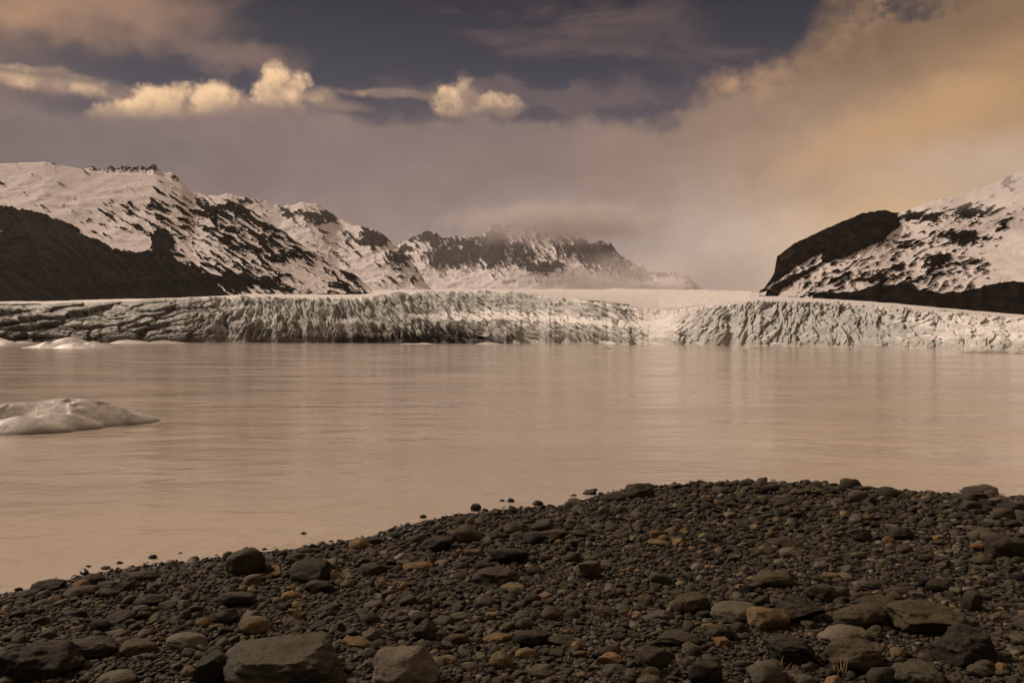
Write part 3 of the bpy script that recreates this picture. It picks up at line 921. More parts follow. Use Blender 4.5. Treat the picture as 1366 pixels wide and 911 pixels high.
# ------------------------------------------------------------------ stones
def stone_mat(name, use_attr):
    m, nt, b = new_mat(name)
    if use_attr:
        tint = attr(nt, 'tint', True)
    else:
        tint = E(nt, nt.nodes.new('ShaderNodeObjectInfo').outputs['Color'])
    p = pos(nt)
    f1 = noise(nt, p, 9, 6, .62)
    f2 = noise(nt, mapping(nt, p, (1, 1, 1), (5, 5, 5)), 60, 5, .7)
    f3 = noise(nt, mapping(nt, p, (1, 1, 2.2), (2, 7, 5)), 24, 5, .65, .5)
    val = (f1 * 1.5 + f2 * 1.3 + f3 * 1.1 - 1.0).max(0.12)
    col = mixc(nt, 1.0, tint, E(nt, comb(nt, val * .88)), 'MULTIPLY')
    # dusty lit tops: light painted into the colour of upward faces, lichen grey blotches
    geo = nt.nodes.new('ShaderNodeNewGeometry')
    sx = nt.nodes.new('ShaderNodeSeparateXYZ'); nt.links.new(geo.outputs['Normal'], sx.inputs[0])
    up = E(nt, sx.outputs[2])
    col = mixc(nt, (up + (f3 - .5) * 1.2).step(.55, 1.1) * .30, col, (0.105, 0.086, 0.054))
    col = mixc(nt, f3.step(.60, .74) * .35, col, (0.015, 0.012, 0.010))
    ps = nt.nodes.new('ShaderNodeSeparateXYZ'); nt.links.new(p.k, ps.inputs[0])
    wet = (E(nt, ps.outputs[2]) + (f1 - .5) * .05).step(.10, .03)
    col = mixc(nt, wet * .7, col, (0.008, 0.007, 0.006))
    nt.links.new(col.k, b.inputs['Base Color'])
    setin(nt, b.inputs['Roughness'], wet.step(0, 1, .82, .35))
    b.inputs['Specular IOR Level'].default_value = .2
    bump(nt, b, f1 * .6 + f3 * .6 + f2 * .28, .85, .022 if not use_attr else .008)
    return m


M_STONE = stone_mat('stone', False)
M_PEBBLE = stone_mat('pebble', True)

import bmesh


def ico(n):
    bm = bmesh.new()
    bmesh.ops.create_icosphere(bm, subdivisions=n, radius=1)
    v = np.array([q.co[:] for q in bm.verts])
    f = np.array([[q.index for q in t.verts] for t in bm.faces])
    bm.free()
    return v, f


ICO = {n: ico(n) for n in (1, 2, 3, 4, 5)}


def rock_shape(n, kind, rng):
    v, f = ICO[n]
    v = v.copy()
    ncut, dlo, dhi, na, nb_ = {'round': (7, .70, .95, .13, .05), 'slab': (9, .58, .88, .16, .09), 'angular': (12, .48, .80, .14, .11), 'block': (9, .52, .75, .12, .09)}[kind]
    for _ in range(ncut):
        nrm = rng.normal(size=3); nrm /= np.linalg.norm(nrm)
        if kind == 'block' and rng.random() < .6:
            a = int(rng.integers(3)); nrm = nrm * .25; nrm[a] += rng.choice([-1, 1]); nrm /= np.linalg.norm(nrm)
        d = rng.uniform(dlo, dhi)
        e = v @ nrm - d
        v -= (np.maximum(e, 0) * (0.96 if kind != 'round' else .75))[:, None] * nrm
    if kind == 'slab':
        v[:, 2] = np.sign(v[:, 2]) * np.abs(v[:, 2]) ** .8
    o = rng.uniform(0, 60, 3)
    q = v * 1.3 + o
    dn = v / np.linalg.norm(v, axis=1)[:, None]
    n1 = fbm(q[:, 0], q[:, 1], q[:, 2], 3)
    v += dn * (n1 * na * 1.6)[:, None]
    if n >= 4:
        q = v * 4.5 + o
        v += dn * (ridged(q[:, 0], q[:, 1], q[:, 2], 4, .55) * nb_ * .9)[:, None]
        q = v * np.array([2.2, 2.2, 5.0]) + o + 9
        v += dn * (fbm(q[:, 0], q[:, 1], q[:, 2], 4, .6) * nb_ * 1.2)[:, None]
    v -= (v.max(0) + v.min(0)) / 2
    v /= (v.max(0) - v.min(0)).max() / 2
    v /= np.maximum((v.max(0) - v.min(0)) / 2, .3)
    return v, f


TINT = {'dark': (.036, .030, .020), 'black': (.018, .0155, .011), 'grey': (.070, .063, .046), 'brown': (.060, .046, .027), 'pale': (.135, .118, .085), 'tan': (.145, .105, .054), 'ochre': (.175, .107, .044)}


def ray_ground(px, py):
    d = 2.0
    t = np.linspace(2.5, 16, 700)
    x = (px - 683) / F * t
    z = CAMH - (py - HY) / F * t
    g = ground_z(x, t)
    i = np.argmax(z <= np.maximum(g, 0.0))
    return x[i], t[i]


# x0, x1, y0, y1 as seen, tint, shape, label, short reference
BOULDERS = [
    (303, 465, 847, 925, 'grey', 'slab', 'biggest rough grey brown boulder lying at the bottom edge', 'the biggest rough boulder'),
    (496, 584, 862, 922, 'pale', 'round', 'smooth pale grey egg shaped boulder next to the biggest rough one', 'the smooth egg shaped boulder'),
    (0, 110, 853, 908, 'black', 'slab', 'large black sloping slab with a ridge along its top', 'the large black slab'),
    (85, 162, 848, 880, 'dark', 'slab', 'dark flat boulder tucked behind the large black slab', None),
    (161, 213, 853, 875, 'brown', 'slab', 'dark brown stone between the black slab and the pale flat stone', None),
    (256, 312, 866, 916, 'black', 'angular', 'black jagged boulder against the biggest rough boulder', None),
    (319, 360, 822, 848, 'tan', 'round', 'tan rounded boulder standing behind the biggest rough boulder', 'the tan rounded boulder'),
    (224, 274, 844, 867, 'pale', 'round', 'pale flat loaf shaped stone near the tan rounded boulder', 'the pale loaf shaped stone'),
    (131, 179, 895, 920, 'pale', 'round', 'round brownish pale stone half out of the bottom edge', None),
    (302, 353, 730, 768, 'dark', 'round', 'tall dark boulder at the waterline where the shore bends', 'the tall waterline boulder'),
    (296, 320, 734, 752, 'dark', 'round', 'small dark round stone leaning on the tall waterline boulder', None),
    (44, 85, 773, 790, 'black', 'angular', 'black angular stone at the water nearest the lower shore end', 'the black angular shore stone'),
    (109, 138, 765, 782, 'dark', 'round', 'dark upright egg stone at the edge of the water', 'the dark egg stone'),
    (87, 128, 780, 797, 'grey', 'round', 'smooth grey dome stone in front of the dark egg stone', 'the smooth grey dome'),
    (126, 160, 775, 789, 'grey', 'slab', 'flat grey stone beside the smooth grey dome', None),
    (161, 213, 761, 777, 'dark', 'slab', 'long dark low boulder along the water beside the egg stone', 'the long low shore boulder'),
    (292, 342, 786, 810, 'dark', 'angular', 'dark wedge shaped stone below the tall waterline boulder', 'the dark wedge stone'),
    (179, 220, 793, 811, 'black', 'round', 'black rounded stone below the long low shore boulder', None),
    (176, 201, 806, 820, 'grey', 'round', 'grey ball shaped stone just before the black rounded one', None),
    (143, 183, 814, 831, 'dark', 'slab', 'dark lumpy stone behind the flat dark boulder', None),
    (285, 320, 811, 834, 'dark', 'angular', 'dark angular stone between the wedge and the tan rounded boulder', None),
    (20, 50, 786, 800, 'grey', 'round', 'dull grey stone below the black angular shore stone', None),
    (387, 439, 748, 778, 'black', 'block', 'dark blocky boulder with a hollow under its side', 'the blocky hollow boulder'),
    (369, 384, 733, 745, 'dark', 'round', 'little dark ball of stone at the waterline past the tall boulder', None),
    (407, 444, 773, 793, 'dark', 'slab', 'dark low stone right in front of the blocky hollow boulder', None),
    (376, 401, 789, 801, 'ochre', 'slab', 'ochre flat stone capping the dry grass', 'the ochre cap stone'),
    (454, 472, 773, 786, 'pale', 'round', 'small pale round stone by the blocky hollow boulder', None),
    (479, 516, 751, 768, 'dark', 'slab', 'dark low stone between the hollow boulder and the long ochre stone', None),
    (537, 577, 750, 762, 'ochre', 'slab', 'long ochre stone lying on darker ones', 'the long ochre stone'),
    (560, 607, 715, 737, 'black', 'angular', 'black peaked boulder close to the bending shoreline', 'the black peaked boulder'),
    (602, 645, 700, 726, 'brown', 'round', 'brown rounded boulder behind the black peaked one', 'the brown shore boulder'),
    (483, 510, 838, 854, 'pale', 'angular', 'pale wedge shaped stone behind the egg shaped boulder', None),
    (456, 501, 855, 866, 'ochre', 'slab', 'flat ochre stone between the rough and egg shaped boulders', None),
    (585, 610, 874, 887, 'ochre', 'round', 'small ochre stone touching the egg shaped boulder', None),
    (551, 585, 825, 854, 'dark', 'angular', 'dark pointed stone behind the egg shaped boulder', None),
    (482, 505, 864, 881, 'grey', 'round', 'grey stone wedged against the egg shaped boulder', None),
    (599, 626, 816, 829, 'grey', 'slab', 'grey flat stone midway between egg boulder and shore', None),
    (648, 706, 729, 755, 'black', 'angular', 'black craggy boulder on the middle of the beach', 'the black craggy boulder'),
    (629, 691, 756, 782, 'dark', 'slab', 'dark broad boulder in front of the black craggy one', 'the dark broad boulder'),
    (769, 802, 748, 774, 'brown', 'block', 'brown block shaped stone alone on the middle beach', 'the brown block'),
    (835, 873, 644, 666, 'dark', 'round', 'dark rounded boulder at the inner corner of the shoreline', 'the corner shore boulder'),
    (669, 700, 777, 790, 'tan', 'slab', 'tan flat stone in front of the dark broad boulder', None),
    (856, 897, 817, 829, 'grey', 'slab', 'grey thin slab lying before the olive brown boulder', None),
    (892, 948, 792, 819, 'brown', 'angular', 'olive brown peaked boulder with dry grass before it', 'the olive peaked boulder'),
    (950, 1009, 804, 832, 'pale', 'slab', 'pale brown flat topped boulder touching the orange one', 'the pale flat topped boulder'),
    (1000, 1050, 809, 841, 'tan', 'angular', 'orange tan boulder touching the pale flat topped one', 'the orange tan boulder'),
    (875, 933, 840, 864, 'dark', 'slab', 'dark grey low boulder in front of the olive peaked one', None),
    (686, 732, 840, 864, 'black', 'angular', 'blackish humped stone beside the dark flat slab', None),
    (728, 770, 847, 863, 'dark', 'slab', 'dark flat slab beside the blackish humped stone', None),
    (645, 681, 846, 858, 'ochre', 'slab', 'long ochre pebble like stone beside the blackish humped one', 'the ochre bar stone'),
    (797, 831, 871, 889, 'ochre', 'angular', 'ochre three sided stone low on the beach', 'the ochre three sided stone'),
    (654, 684, 868, 893, 'tan', 'round', 'upright tan rounded stone near the bottom edge', 'the upright tan stone'),
    (688, 716, 864, 880, 'tan', 'round', 'smaller tan stone beside the upright tan one', None),
    (702, 742, 887, 905, 'grey', 'slab', 'grey flat stone in front of the two tan ones', None),
    (846, 898, 863, 899, 'dark', 'angular', 'dark brown faceted boulder beside the ochre three sided stone', 'the dark faceted boulder'),
    (910, 936, 856, 877, 'pale', 'angular', 'pale greyish stone beside the dark faceted boulder', None),
    (955, 972, 850, 862, 'ochre', 'block', 'little ochre block between dark stones', None),
    (919, 962, 880, 918, 'black', 'round', 'very black round boulder at the bottom edge', None),
    (849, 882, 900, 918, 'grey', 'round', 'grey round stone at the bottom edge under the faceted boulder', None),
    (804, 837, 889, 900, 'grey', 'slab', 'grey flat stone under the ochre three sided one', None),
    (718, 758, 705, 720, 'brown', 'slab', 'brown low stone on the upper beach', None),
    (945, 978, 832, 854, 'dark', 'round', 'dark grey stone in front of the pale flat topped boulder', None),
    (1031, 1101, 794, 833, 'black', 'angular', 'black jagged boulder behind the orange tan one', 'the black jagged boulder'),
    (1113, 1176, 804, 841, 'brown', 'round', 'dark brown rounded boulder beside the wide low one', 'the brown rounded boulder'),
    (1190, 1286, 803, 848, 'brown', 'slab', 'wide low brown boulder, the broadest on this side of the beach', 'the wide low boulder'),
    (1250, 1320, 835, 889, 'black', 'block', 'black square block with a flat top', 'the black square block'),
    (1094, 1160, 833, 864, 'pale', 'round', 'pale grey sloping boulder on top of a brown slab', 'the pale sloping boulder'),
    (1097, 1178, 855, 899, 'brown', 'slab', 'thick brown slab under the pale sloping boulder', 'the thick brown slab'),
    (1025, 1088, 847, 889, 'black', 'angular', 'black tilted boulder beside the thick brown slab', 'the black tilted boulder'),
    (1004, 1056, 761, 784, 'brown', 'round', 'warm brown boulder on the upper middle beach', 'the warm brown boulder'),
    (1283, 1326, 647, 660, 'grey', 'slab', 'grey capstone lying on another rock at the water', 'the grey capstone'),
    (1281, 1314, 656, 670, 'dark', 'block', 'dark rock under the grey capstone at the water', None),
    (1041, 1071, 730, 745, 'pale', 'round', 'pale yellowish stone on the upper beach', 'the pale yellowish stone'),
    (1073, 1117, 779, 803, 'dark', 'angular', 'dark stone between the warm brown and brown rounded boulders', None),
    (1148, 1210, 798, 819, 'dark', 'slab', 'dark brown slab behind the brown rounded boulder', None),
    (1314, 1366, 712, 746, 'dark', 'slab', 'dark long boulder at the side edge of the picture', 'the dark edge boulder'),
    (1177, 1219, 702, 722, 'black', 'angular', 'blackish stone behind the small ochre one on the upper beach', None),
    (1132, 1162, 704, 723, 'dark', 'angular', 'dark angular stone on the upper beach beside the blackish one', None),
    (1190, 1264, 884, 922, 'grey', 'slab', 'greyish flat boulder at the bottom edge before the square block', None),
    (1158, 1197, 887, 920, 'dark', 'round', 'dark stone at the bottom edge before the thick brown slab', None),
    (1292, 1322, 886, 905, 'grey', 'round', 'grey stone in front of the black square block', None),
    (1333, 1368, 670, 686, 'black', 'slab', 'black flat stone near the water at the side edge', None),
    (1188, 1210, 863, 880, 'tan', 'round', 'small tan stone between the slab and the square block', None),
    (1234, 1267, 772, 791, 'black', 'round', 'black stone behind the wide low boulder', None),
    (1285, 1309, 788, 816, 'dark', 'block', 'dark upright stone behind the black square block', None),
    (1025, 1072, 716, 731, 'dark', 'slab', 'dark low stone behind the pale yellowish one', None),
    (1177, 1194, 715, 726, 'ochre', 'round', 'small ochre stone on the upper beach', 'the small upper ochre stone'),
    (1295, 1314, 724, 736, 'ochre', 'slab', 'ochre slanted stone beside the dark edge boulder', None),
    (1094, 1124, 763, 774, 'tan', 'slab', 'tan ochre stone behind the dark one near the warm brown boulder', None),
    (1000, 1050, 880, 918, 'grey', 'round', 'grey round boulder at the bottom edge by the dry grass', 'the grey grass boulder'),
    (866, 880, 707, 715, 'ochre', 'round', 'first of two little ochre stones on the upper beach', None),
    (879, 893, 713, 721, 'ochre', 'round', 'second of two little ochre stones, nearer than the first', None),
    (865, 893, 719, 729, 'tan', 'slab', 'olive tan stone just before the two little ochre ones', 'the two little ochre stones'),
    (198, 209, 739, 746, 'black', 'round', 'black round stone standing in the shallow water with its reflection', None),
    (114, 121, 753, 757, 'black', 'slab', 'tiny black stone in the shallows furthest along from the egg stone', None),
    (134, 146, 755, 760, 'black', 'slab', 'small black flat stone in the shallows behind the egg stone', None),
    (156, 164, 748, 752, 'black', 'slab', 'tiny dark stone in the water past the flat black one', None),
    (175, 184, 757, 761, 'black', 'round', 'tiny black stone at the water behind the long low shore boulder', None),
    (236, 243, 736, 739, 'black', 'slab', 'speck of dark stone in the water before the tall boulder', None),
    (401, 409, 709, 713, 'black', 'slab', 'tiny dark stone alone in the water past the tall boulder', None),
    (560, 569, 686, 691, 'black', 'round', 'small black stone in the water off the black peaked boulder', None),
    (676, 686, 664, 670, 'black', 'round', 'black pebble like stone in the water off the middle shore', None),
    (664, 673, 666, 669, 'black', 'slab', 'flat black stone in the water beside the pebble like one', None),
    (711, 725, 667, 675, 'dark', 'round', 'dark round stone on the waterline off the middle beach', None),
    (778, 797, 651, 660, 'dark', 'angular', 'dark stone in the water before the corner shore boulder', None),
    (628, 642, 671, 682, 'dark', 'round', 'dark round stone on the waterline behind the brown shore boulder', None),
]

random.seed(5)
RNG = np.random.default_rng(77)
PLACED = []      # x, y, radius
ANCH = []        # anchors for relative labels: reference, x, y
GROUP = 'boulders and cobbles on the stony shore'
CAT = {'round': 'stone', 'slab': 'stone', 'angular': 'stone', 'block': 'stone'}

for i, (x0, x1, y0, y1, tint, kind, label, ref) in enumerate(BOULDERS):
    rng = np.random.default_rng(1000 + i)
    cx = (x0 + x1) / 2
    wx, D0 = ray_ground(cx, y1)
    wpx = x1 - x0
    W = wpx / F * D0
    dep = W * {'round': .85, 'slab': .85, 'angular': .8, 'block': .85}[kind]
    Dc = D0 + dep * 0.36
    W = wpx / F * Dc
    X = (cx - 683) / F * Dc
    ztop = CAMH - (y0 - HY) / F * (Dc + dep * .08)
    zg = max(float(ground_z(np.array([X]), np.array([Dc]))[0]), -0.03)
    H = max(ztop - zg, .02 + .12 * W)
    sz = max(H * .62, W * .16)
    big = wpx > 45
    v, f = rock_shape(5 if wpx > 60 else (4 if wpx > 22 else 3), kind, rng)
    me = mesh_np('boulder' if big else 'stone', v * np.array([W / 2 * 1.06, dep / 2, sz]), tris=f, mat=M_STONE)
    o = link('boulder' if big else 'stone', me, label, 'boulder' if big else 'stone', GROUP)
    o.location = (X, Dc, zg + H - sz)
    o.rotation_euler = (rng.uniform(-.05, .05), rng.uniform(-.10, .10), rng.uniform(-.25, .25))
    k = rng.uniform(.88, 1.12)
    o.color = tuple(c * k for c in TINT[tint]) + (1,)
    PLACED.append((X, Dc, W * .5, dep * .5))
    if ref:
        ANCH.append((ref, X, Dc))

# occupancy grid so that stones do not run into each other
GX0, GY0, GS = -11.0, 2.0, 0.02
NGX, NGY = int(24 / GS), int(13 / GS)
OCC = np.zeros((NGX, NGY), np.float32)


def occ_cells(x, y, rx, ry):
    i0, i1 = int((x - rx - GX0) / GS), int((x + rx - GX0) / GS) + 1
    j0, j1 = int((y - ry - GY0) / GS), int((y + ry - GY0) / GS) + 1
    i0, j0 = max(i0, 0), max(j0, 0)
    i1, j1 = min(i1, NGX), min(j1, NGY)
    if i1 <= i0 or j1 <= j0:
        return None
    gx = GX0 + (np.arange(i0, i1) + .5) * GS
    gy = GY0 + (np.arange(j0, j1) + .5) * GS
    m = ((gx[:, None] - x) / rx) ** 2 + ((gy[None, :] - y) / ry) ** 2 <= 1
    return slice(i0, i1), slice(j0, j1), m


def occ_add(x, y, rx, ry):
    c = occ_cells(x, y, rx, ry)
    if c:
        OCC[c[0], c[1]][c[2]] = 1


def occ_frac(x, y, rx, ry):
    c = occ_cells(x, y, rx, ry)
    if not c or not c[2].any():
        i, j = int((x - GX0) / GS), int((y - GY0) / GS)
        return float(OCC[i, j]) if 0 <= i < NGX and 0 <= j < NGY else 1.0
    return float(OCC[c[0], c[1]][c[2]].mean())


for x, y, rx, ry in PLACED:
    occ_add(x, y, rx * .92, ry * .92)

TN = list(TINT)
TP = np.array([.34, .18, .22, .14, .055, .05, .015])


def pick_tint(rng):
    k = rng.choice(len(TN), p=TP)
    return TN[k], np.array(TINT[TN[k]]) * rng.uniform(.5, 1.45) * np.array([1, rng.uniform(.95, 1.05), rng.uniform(.88, 1.1)])


def visible_spot(rng, margin=0.0):
    """a point of the beach with even density in the picture, so nearer ground gets more stones per square metre"""
    while True:
        py = rng.uniform(616, 975 if margin else 940)
        d = (CAMH - .22) * F / (py - HY)
        side = 60 + margin * F / d
        px = rng.uniform(-700, 2066)
        if px < -side or px > 1366 + side:
            continue
        return (px - 683) / F * d, d


# cobbles: each a thing of its own, sharing two dozen shapes
SHAPES = []
for k in range(26):
    kd = ['round', 'round', 'slab', 'angular', 'block'][k % 5]
    rng = np.random.default_rng(400 + k)
    v, f = rock_shape(3, kd, rng)
    SHAPES.append((mesh_np('cobble', v, tris=f, mat=M_STONE), kd))

N_COBBLE = 300 - len(BOULDERS)
cob = []
tries = 0
while len(cob) < N_COBBLE and tries < 20000:
    tries += 1
    x, y = visible_spot(RNG)
    s = float(shore_dist(np.array([x]), np.array([y]))[0])
    if s < -0.10 or abs((x * F / y)) > 683:
        continue
    w = (RNG.uniform(16, 30) if s > .25 else RNG.uniform(9, 22)) * y / F * (1.25 if y > 8 and RNG.random() < .35 else 1.0)
    ry = w * RNG.uniform(.32, .46)
    if occ_frac(x, y, w * .5, ry) > .12:
        continue
    occ_add(x, y, w * .46, ry * .92)
    cob.append((x, y, w, ry, s))

WORD = {'dark': 'dark brown', 'black': 'black', 'grey': 'grey', 'brown': 'brown', 'pale': 'pale', 'tan': 'tan', 'ochre': 'ochre'}
ORD = ['nearest', 'second nearest', 'third nearest', 'fourth nearest', 'fifth nearest', 'sixth nearest', 'seventh nearest', 'eighth nearest', 'ninth nearest', 'tenth nearest', 'eleventh nearest', 'twelfth nearest', 'thirteenth nearest', 'fourteenth nearest']
made = []
for x, y, w, ry, s in cob:
    me, kd = SHAPES[int(RNG.integers(len(SHAPES)))]
    tn, col = pick_tint(RNG)
    zg = float(ground_z(np.array([x]), np.array([y]))[0])
    h = w * RNG.uniform(.20, .36) * (1.1 if s < .3 else 1)
    o = bpy.data.objects.new('cobble', me)
    COL.objects.link(o)
    o.scale = (w / 2, ry, h)
    o.rotation_euler = (RNG.uniform(-.2, .2), RNG.uniform(-.2, .2), RNG.uniform(-.6, .6))
    o.location = (x, y, max(zg, -.02) + h * .45)
    o.color = tuple(col) + (1,)
    o['category'] = 'cobble'
    o['group'] = 'cobbles lying among the boulders of the shore'
    ref = min(ANCH, key=lambda a: math.hypot(a[1] - x, a[2] - y))
    dx, dy = x - ref[1], y - ref[2]
    rel = ('behind' if dy > 0 else 'in front of') if abs(dy) > abs(dx) else ('to the right of' if dx > 0 else 'to the left of')
    made.append((o, f'{WORD[tn]} {"flat" if kd == "slab" else ("angular" if kd in ("angular", "block") else "rounded")} cobble', rel, ref[0], math.hypot(dx, dy)))
keyed = {}
for o, what, rel, ref, d in made:
    keyed.setdefault((what, rel, ref), []).append((d, o))
for (what, rel, ref), lst in keyed.items():
    lst.sort(key=lambda q: q[0])
    for k, (d, o) in enumerate(lst):
        o['label'] = f'{what} {rel} {ref}' if len(lst) == 1 else f'{ORD[min(k, 13)]} {what} {rel} {ref}'

# the countless smaller stones and gravel: one object
def pebbles():
    rng = np.random.default_rng(9)
    base = {3: [rock_shape(3, k, np.random.default_rng(600 + i)) for i, k in enumerate(['round', 'slab', 'angular', 'angular', 'block', 'round', 'slab', 'angular'])],
            1: [rock_shape(1, k, np.random.default_rng(800 + i)) for i, k in enumerate(['round', 'slab', 'angular', 'angular', 'block', 'round', 'slab', 'angular'])],
            2: [rock_shape(2, k, np.random.default_rng(700 + i)) for i, k in enumerate(['round', 'slab', 'angular', 'angular', 'block', 'round', 'slab', 'angular'])]}
    pts = []
    for n, lo, hi, thr, lim in [(4200, 12, 21, .22, 1700), (34000, 6, 13, .26, 9500), (80000, 3.4, 7.5, .45, 24000)]:
        got = 0
        xs_ = []
        P = np.array([visible_spot(rng, 1.9) for _ in range(n)])
        S = shore_dist(P[:, 0], P[:, 1])
        patch = fbm(P[:, 0] / .9, P[:, 1] / .9, 40, 3)
        for (x, y), s, pt in zip(P, S, patch):
            if s < -.40 or (s < -.02 and rng.random() > math.exp(s * 7) * .5):
                continue
            if hi > 15 and pt < -.22:
                continue
            w = rng.uniform(lo, hi) * y / F * (1 + .25 * pt)
            if s < .3:
                w *= .8
            ry = w * rng.uniform(.34, .5)
            if occ_frac(x, y, w * .5, ry) > thr:
                continue
            occ_add(x, y, w * .42, ry * .84)
            pts.append((x, y, w, ry, s, 3 if hi > 15 else (2 if hi > 8 else 1)))
            got += 1
            if got >= lim:
                break
    Q = np.array([(p[0], p[1]) for p in pts])
    G = np.maximum(ground_z(Q[:, 0], Q[:, 1]), -.02)
    co, fa, ti = [], [], []
    off = 0
    for (x, y, w, ry, s, n), g in zip(pts, G):
        v, f = base[n][int(rng.integers(8))]
        h = w * rng.uniform(.16, .34)
        a = rng.uniform(0, 6.283); c, sn = math.cos(a), math.sin(a)
        tl = rng.uniform(-.3, .3, 2)
        q = v * np.array([w / 2, ry, h])
        q[:, 2] += q[:, 0] * tl[0] + q[:, 1] * tl[1]
        # shape turned on the spot before the footprint is applied
        co.append(np.stack([q[:, 0] * c - q[:, 1] * sn + x, q[:, 0] * sn + q[:, 1] * c + y, q[:, 2] + g + h * rng.uniform(.3, .7)], 1))
        fa.append(f + off)
        off += len(v)
        ti.append(np.tile(pick_tint(rng)[1], (len(v), 1)))
    co = np.concatenate(co); fa = np.concatenate(fa); ti = np.concatenate(ti)
    me = mesh_np('pebbles', co, tris=fa, mat=M_PEBBLE, attrs={'tint': ti})
    link('pebbles', me, 'countless dark pebbles and gravel covering the beach between larger stones', 'pebbles', None, 'stuff')
    print('pebbles', len(pts), 'tris', len(fa), 'cobbles', len(cob), tries)


pebbles()

# ------------------------------------------------------------------ dry grass
def grass_mat():
    m, nt, b = new_mat('dry_grass')
    col = mixc(nt, noise(nt, pos(nt), 30, 3).step(.35, .65), (0.20, 0.145, 0.07), (0.30, 0.22, 0.115))
    nt.links.new(col.k, b.inputs['Base Color'])
    b.inputs['Roughness'].default_value = .8
    return m


M_GRASS = grass_mat()


def tuft(px, py, hpx, n, spread, label, seed):
    rng = np.random.default_rng(seed)
    x, y = ray_ground(px, py)
    z = float(ground_z(np.array([x]), np.array([y]))[0])
    co, fa = [], []
    H = hpx / F * y
    for i in range(n):
        a = rng.uniform(0, 6.283); r = abs(rng.normal(0, .25)) * H * spread
        bx, by = r * math.cos(a), r * math.sin(a)
        la = a + rng.normal(0, .6); lean = rng.uniform(.1, .8) * spread
        h = H * rng.uniform(.55, 1.1); wd = H * .022 + .0012
        wa = rng.uniform(0, 6.283)
        b0 = len(co)
        for k in range(5):
            t = k / 4
            ox = bx + math.cos(la) * lean * h * t ** 1.8; oy = by + math.sin(la) * lean * h * t ** 1.8
            ww = wd * (1 - t * .85)
            for sgn in (-1, 1):
                co.append((ox + math.cos(wa) * ww * sgn, oy + math.sin(wa) * ww * sgn, h * t * (1 - .18 * lean * t) - .01))
        for k in range(4):
            q = b0 + k * 2
            fa.append((q, q + 1, q + 3, q + 2))
    me = mesh_np('dry_grass_tuft', np.array(co), quads=np.array(fa), mat=M_GRASS)
    o = link('dry_grass_tuft', me, label, 'grass tuft', 'dry grass tufts between the stones')
    o.location = (x, y, z)


for i, (px, py, hpx, n, sp, lab) in enumerate([
        (394, 828, 30, 22, .55, 'straw coloured grass tuft growing below the ochre cap stone'),
        (452, 778, 26, 16, .9, 'thin straw grass tuft beside the blocky hollow boulder'),
        (622, 708, 16, 10, .7, 'sparse dry grass near the brown shore boulder'),
        (626, 768, 18, 10, .6, 'dry grass sprig at the side of the dark broad boulder'),
        (797, 822, 26, 14, .8, 'wispy dry grass tuft on pebbles below the brown block'),
        (838, 822, 24, 12, .8, 'wispy dry grass tuft beside the grey thin slab'),
        (912, 820, 34, 9, .5, 'tall thin dry stalks before the olive peaked boulder'),
        (1186, 738, 18, 10, .8, 'dry grass sprig in front of the small upper ochre stone'),
        (1032, 912, 34, 30, 1.0, 'golden grass clump at the bottom edge over the grey boulder'),
        (1064, 914, 26, 18, 1.0, 'smaller golden grass clump at the bottom edge below the black tilted boulder'),
        (233, 842, 20, 10, .6, 'few dry stalks behind the pale loaf shaped stone'),
        (62, 824, 16, 12, .9, 'dry grass wisps on gravel behind the large black slab'),
        (1122, 905, 36, 12, .5, 'thin dry stalks leaning on the thick brown slab')]):
    tuft(px, py, hpx, n, sp, lab, 50 + i)

# ------------------------------------------------------------------ air: haze and the cloud that sits on the peaks
def box_mesh(name, lo, hi, mat):
    co = [(x, y, z) for x in (lo[0], hi[0]) for y in (lo[1], hi[1]) for z in (lo[2], hi[2])]
    q = [(0, 1, 3, 2), (4, 6, 7, 5), (0, 4, 5, 1), (2, 3, 7, 6), (0, 2, 6, 4), (1, 5, 7, 3)]
    return mesh_np(name, np.array(co, float), quads=np.array(q), mat=mat, smooth=False)


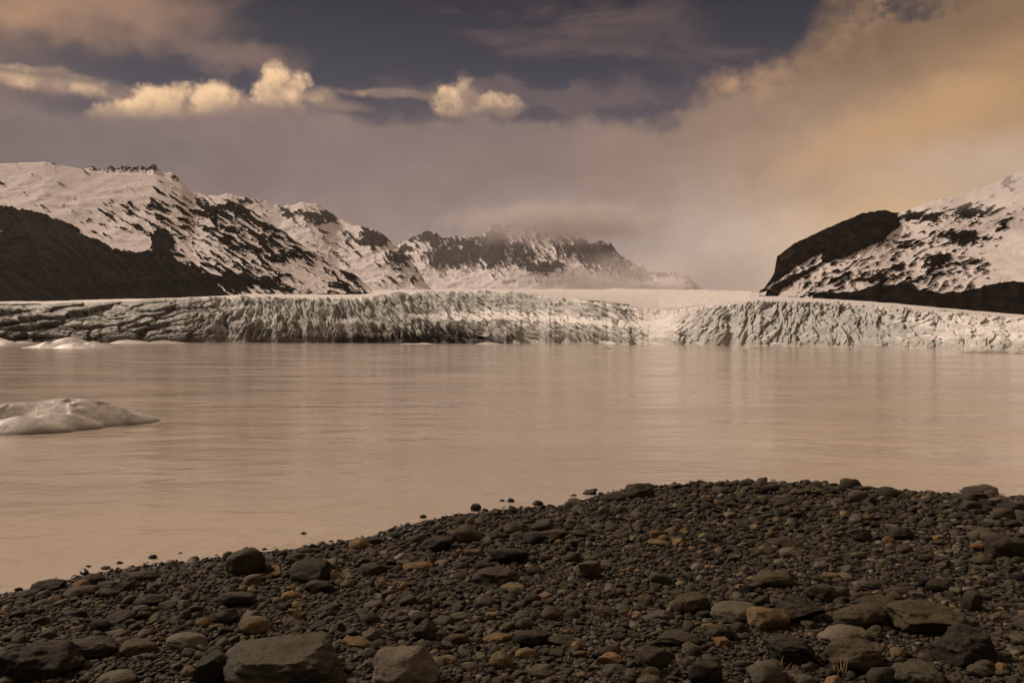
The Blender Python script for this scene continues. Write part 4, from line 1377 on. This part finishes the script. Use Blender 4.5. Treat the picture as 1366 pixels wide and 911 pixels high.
def haze():
    m = bpy.data.materials.new('haze_air')
    m.use_nodes = True
    nt = m.node_tree
    nt.nodes.clear()
    out = nt.nodes.new('ShaderNodeOutputMaterial')
    v = nt.nodes.new('ShaderNodeVolumePrincipled')
    v.inputs['Color'].default_value = (0.93, 0.93, 0.95, 1)
    v.inputs['Density'].default_value = 0.000013
    v.inputs['Anisotropy'].default_value = 0.2
    nt.links.new(v.outputs[0], out.inputs['Volume'])
    me = box_mesh('haze', (-9500, -13500, -2.0), (9500, 13500, 1650), m)
    link('haze', me, 'thin warm evening haze over the valley', 'haze', None, 'stuff')


haze()


def mist(px, py, D, rx, ry, rz, dens, seed, label, col=(0.99, 0.985, 0.98)):
    m = bpy.data.materials.new('mist_vapour')
    m.use_nodes = True
    nt = m.node_tree
    nt.nodes.clear()
    out = nt.nodes.new('ShaderNodeOutputMaterial')
    v = nt.nodes.new('ShaderNodeVolumePrincipled')
    v.inputs['Color'].default_value = col + (1,)
    v.inputs['Anisotropy'].default_value = 0.2
    p = objco(nt)
    ln = nt.nodes.new('ShaderNodeVectorMath'); ln.operation = 'LENGTH'
    nt.links.new(p.k, ln.inputs[0])
    r = E(nt, ln.outputs['Value'])
    n = noise(nt, mapping(nt, p, (rx / rz * 1.0, ry / rz * 1.0, 1.6), (seed, seed * 2, 0)), 1.5, 5, .65)
    den = (1.0 - r + (n - .5) * 1.8).step(0.0, 0.9) * r.step(1.0, .5) * dens
    nt.links.new(den.k, v.inputs['Density'])
    nt.links.new(v.outputs[0], out.inputs['Volume'])
    vv, ff = ICO[4]
    me = mesh_np('mist', vv, tris=ff, mat=m)
    o = link('mist', me, label, 'mist', None, 'stuff')
    o.location = ((px - 683) / F * D, D, CAMH + (HY - py) / F * D)
    o.scale = (rx, ry, rz)


mist(745, 298, 8900, 1700, 650, 330, 0.0042, 1.0, 'grey mist cap hiding the summits of the jagged peaks', (0.80, 0.76, 0.76))
mist(905, 366, 7400, 1500, 800, 330, 0.0011, 3.0, 'thin mist drifting in front of the jagged peaks', (0.90, 0.87, 0.87))
mist(1360, 228, 1350, 400, 150, 95, 0.0060, 2.0, 'golden mist hiding the top of the black banded mountain')
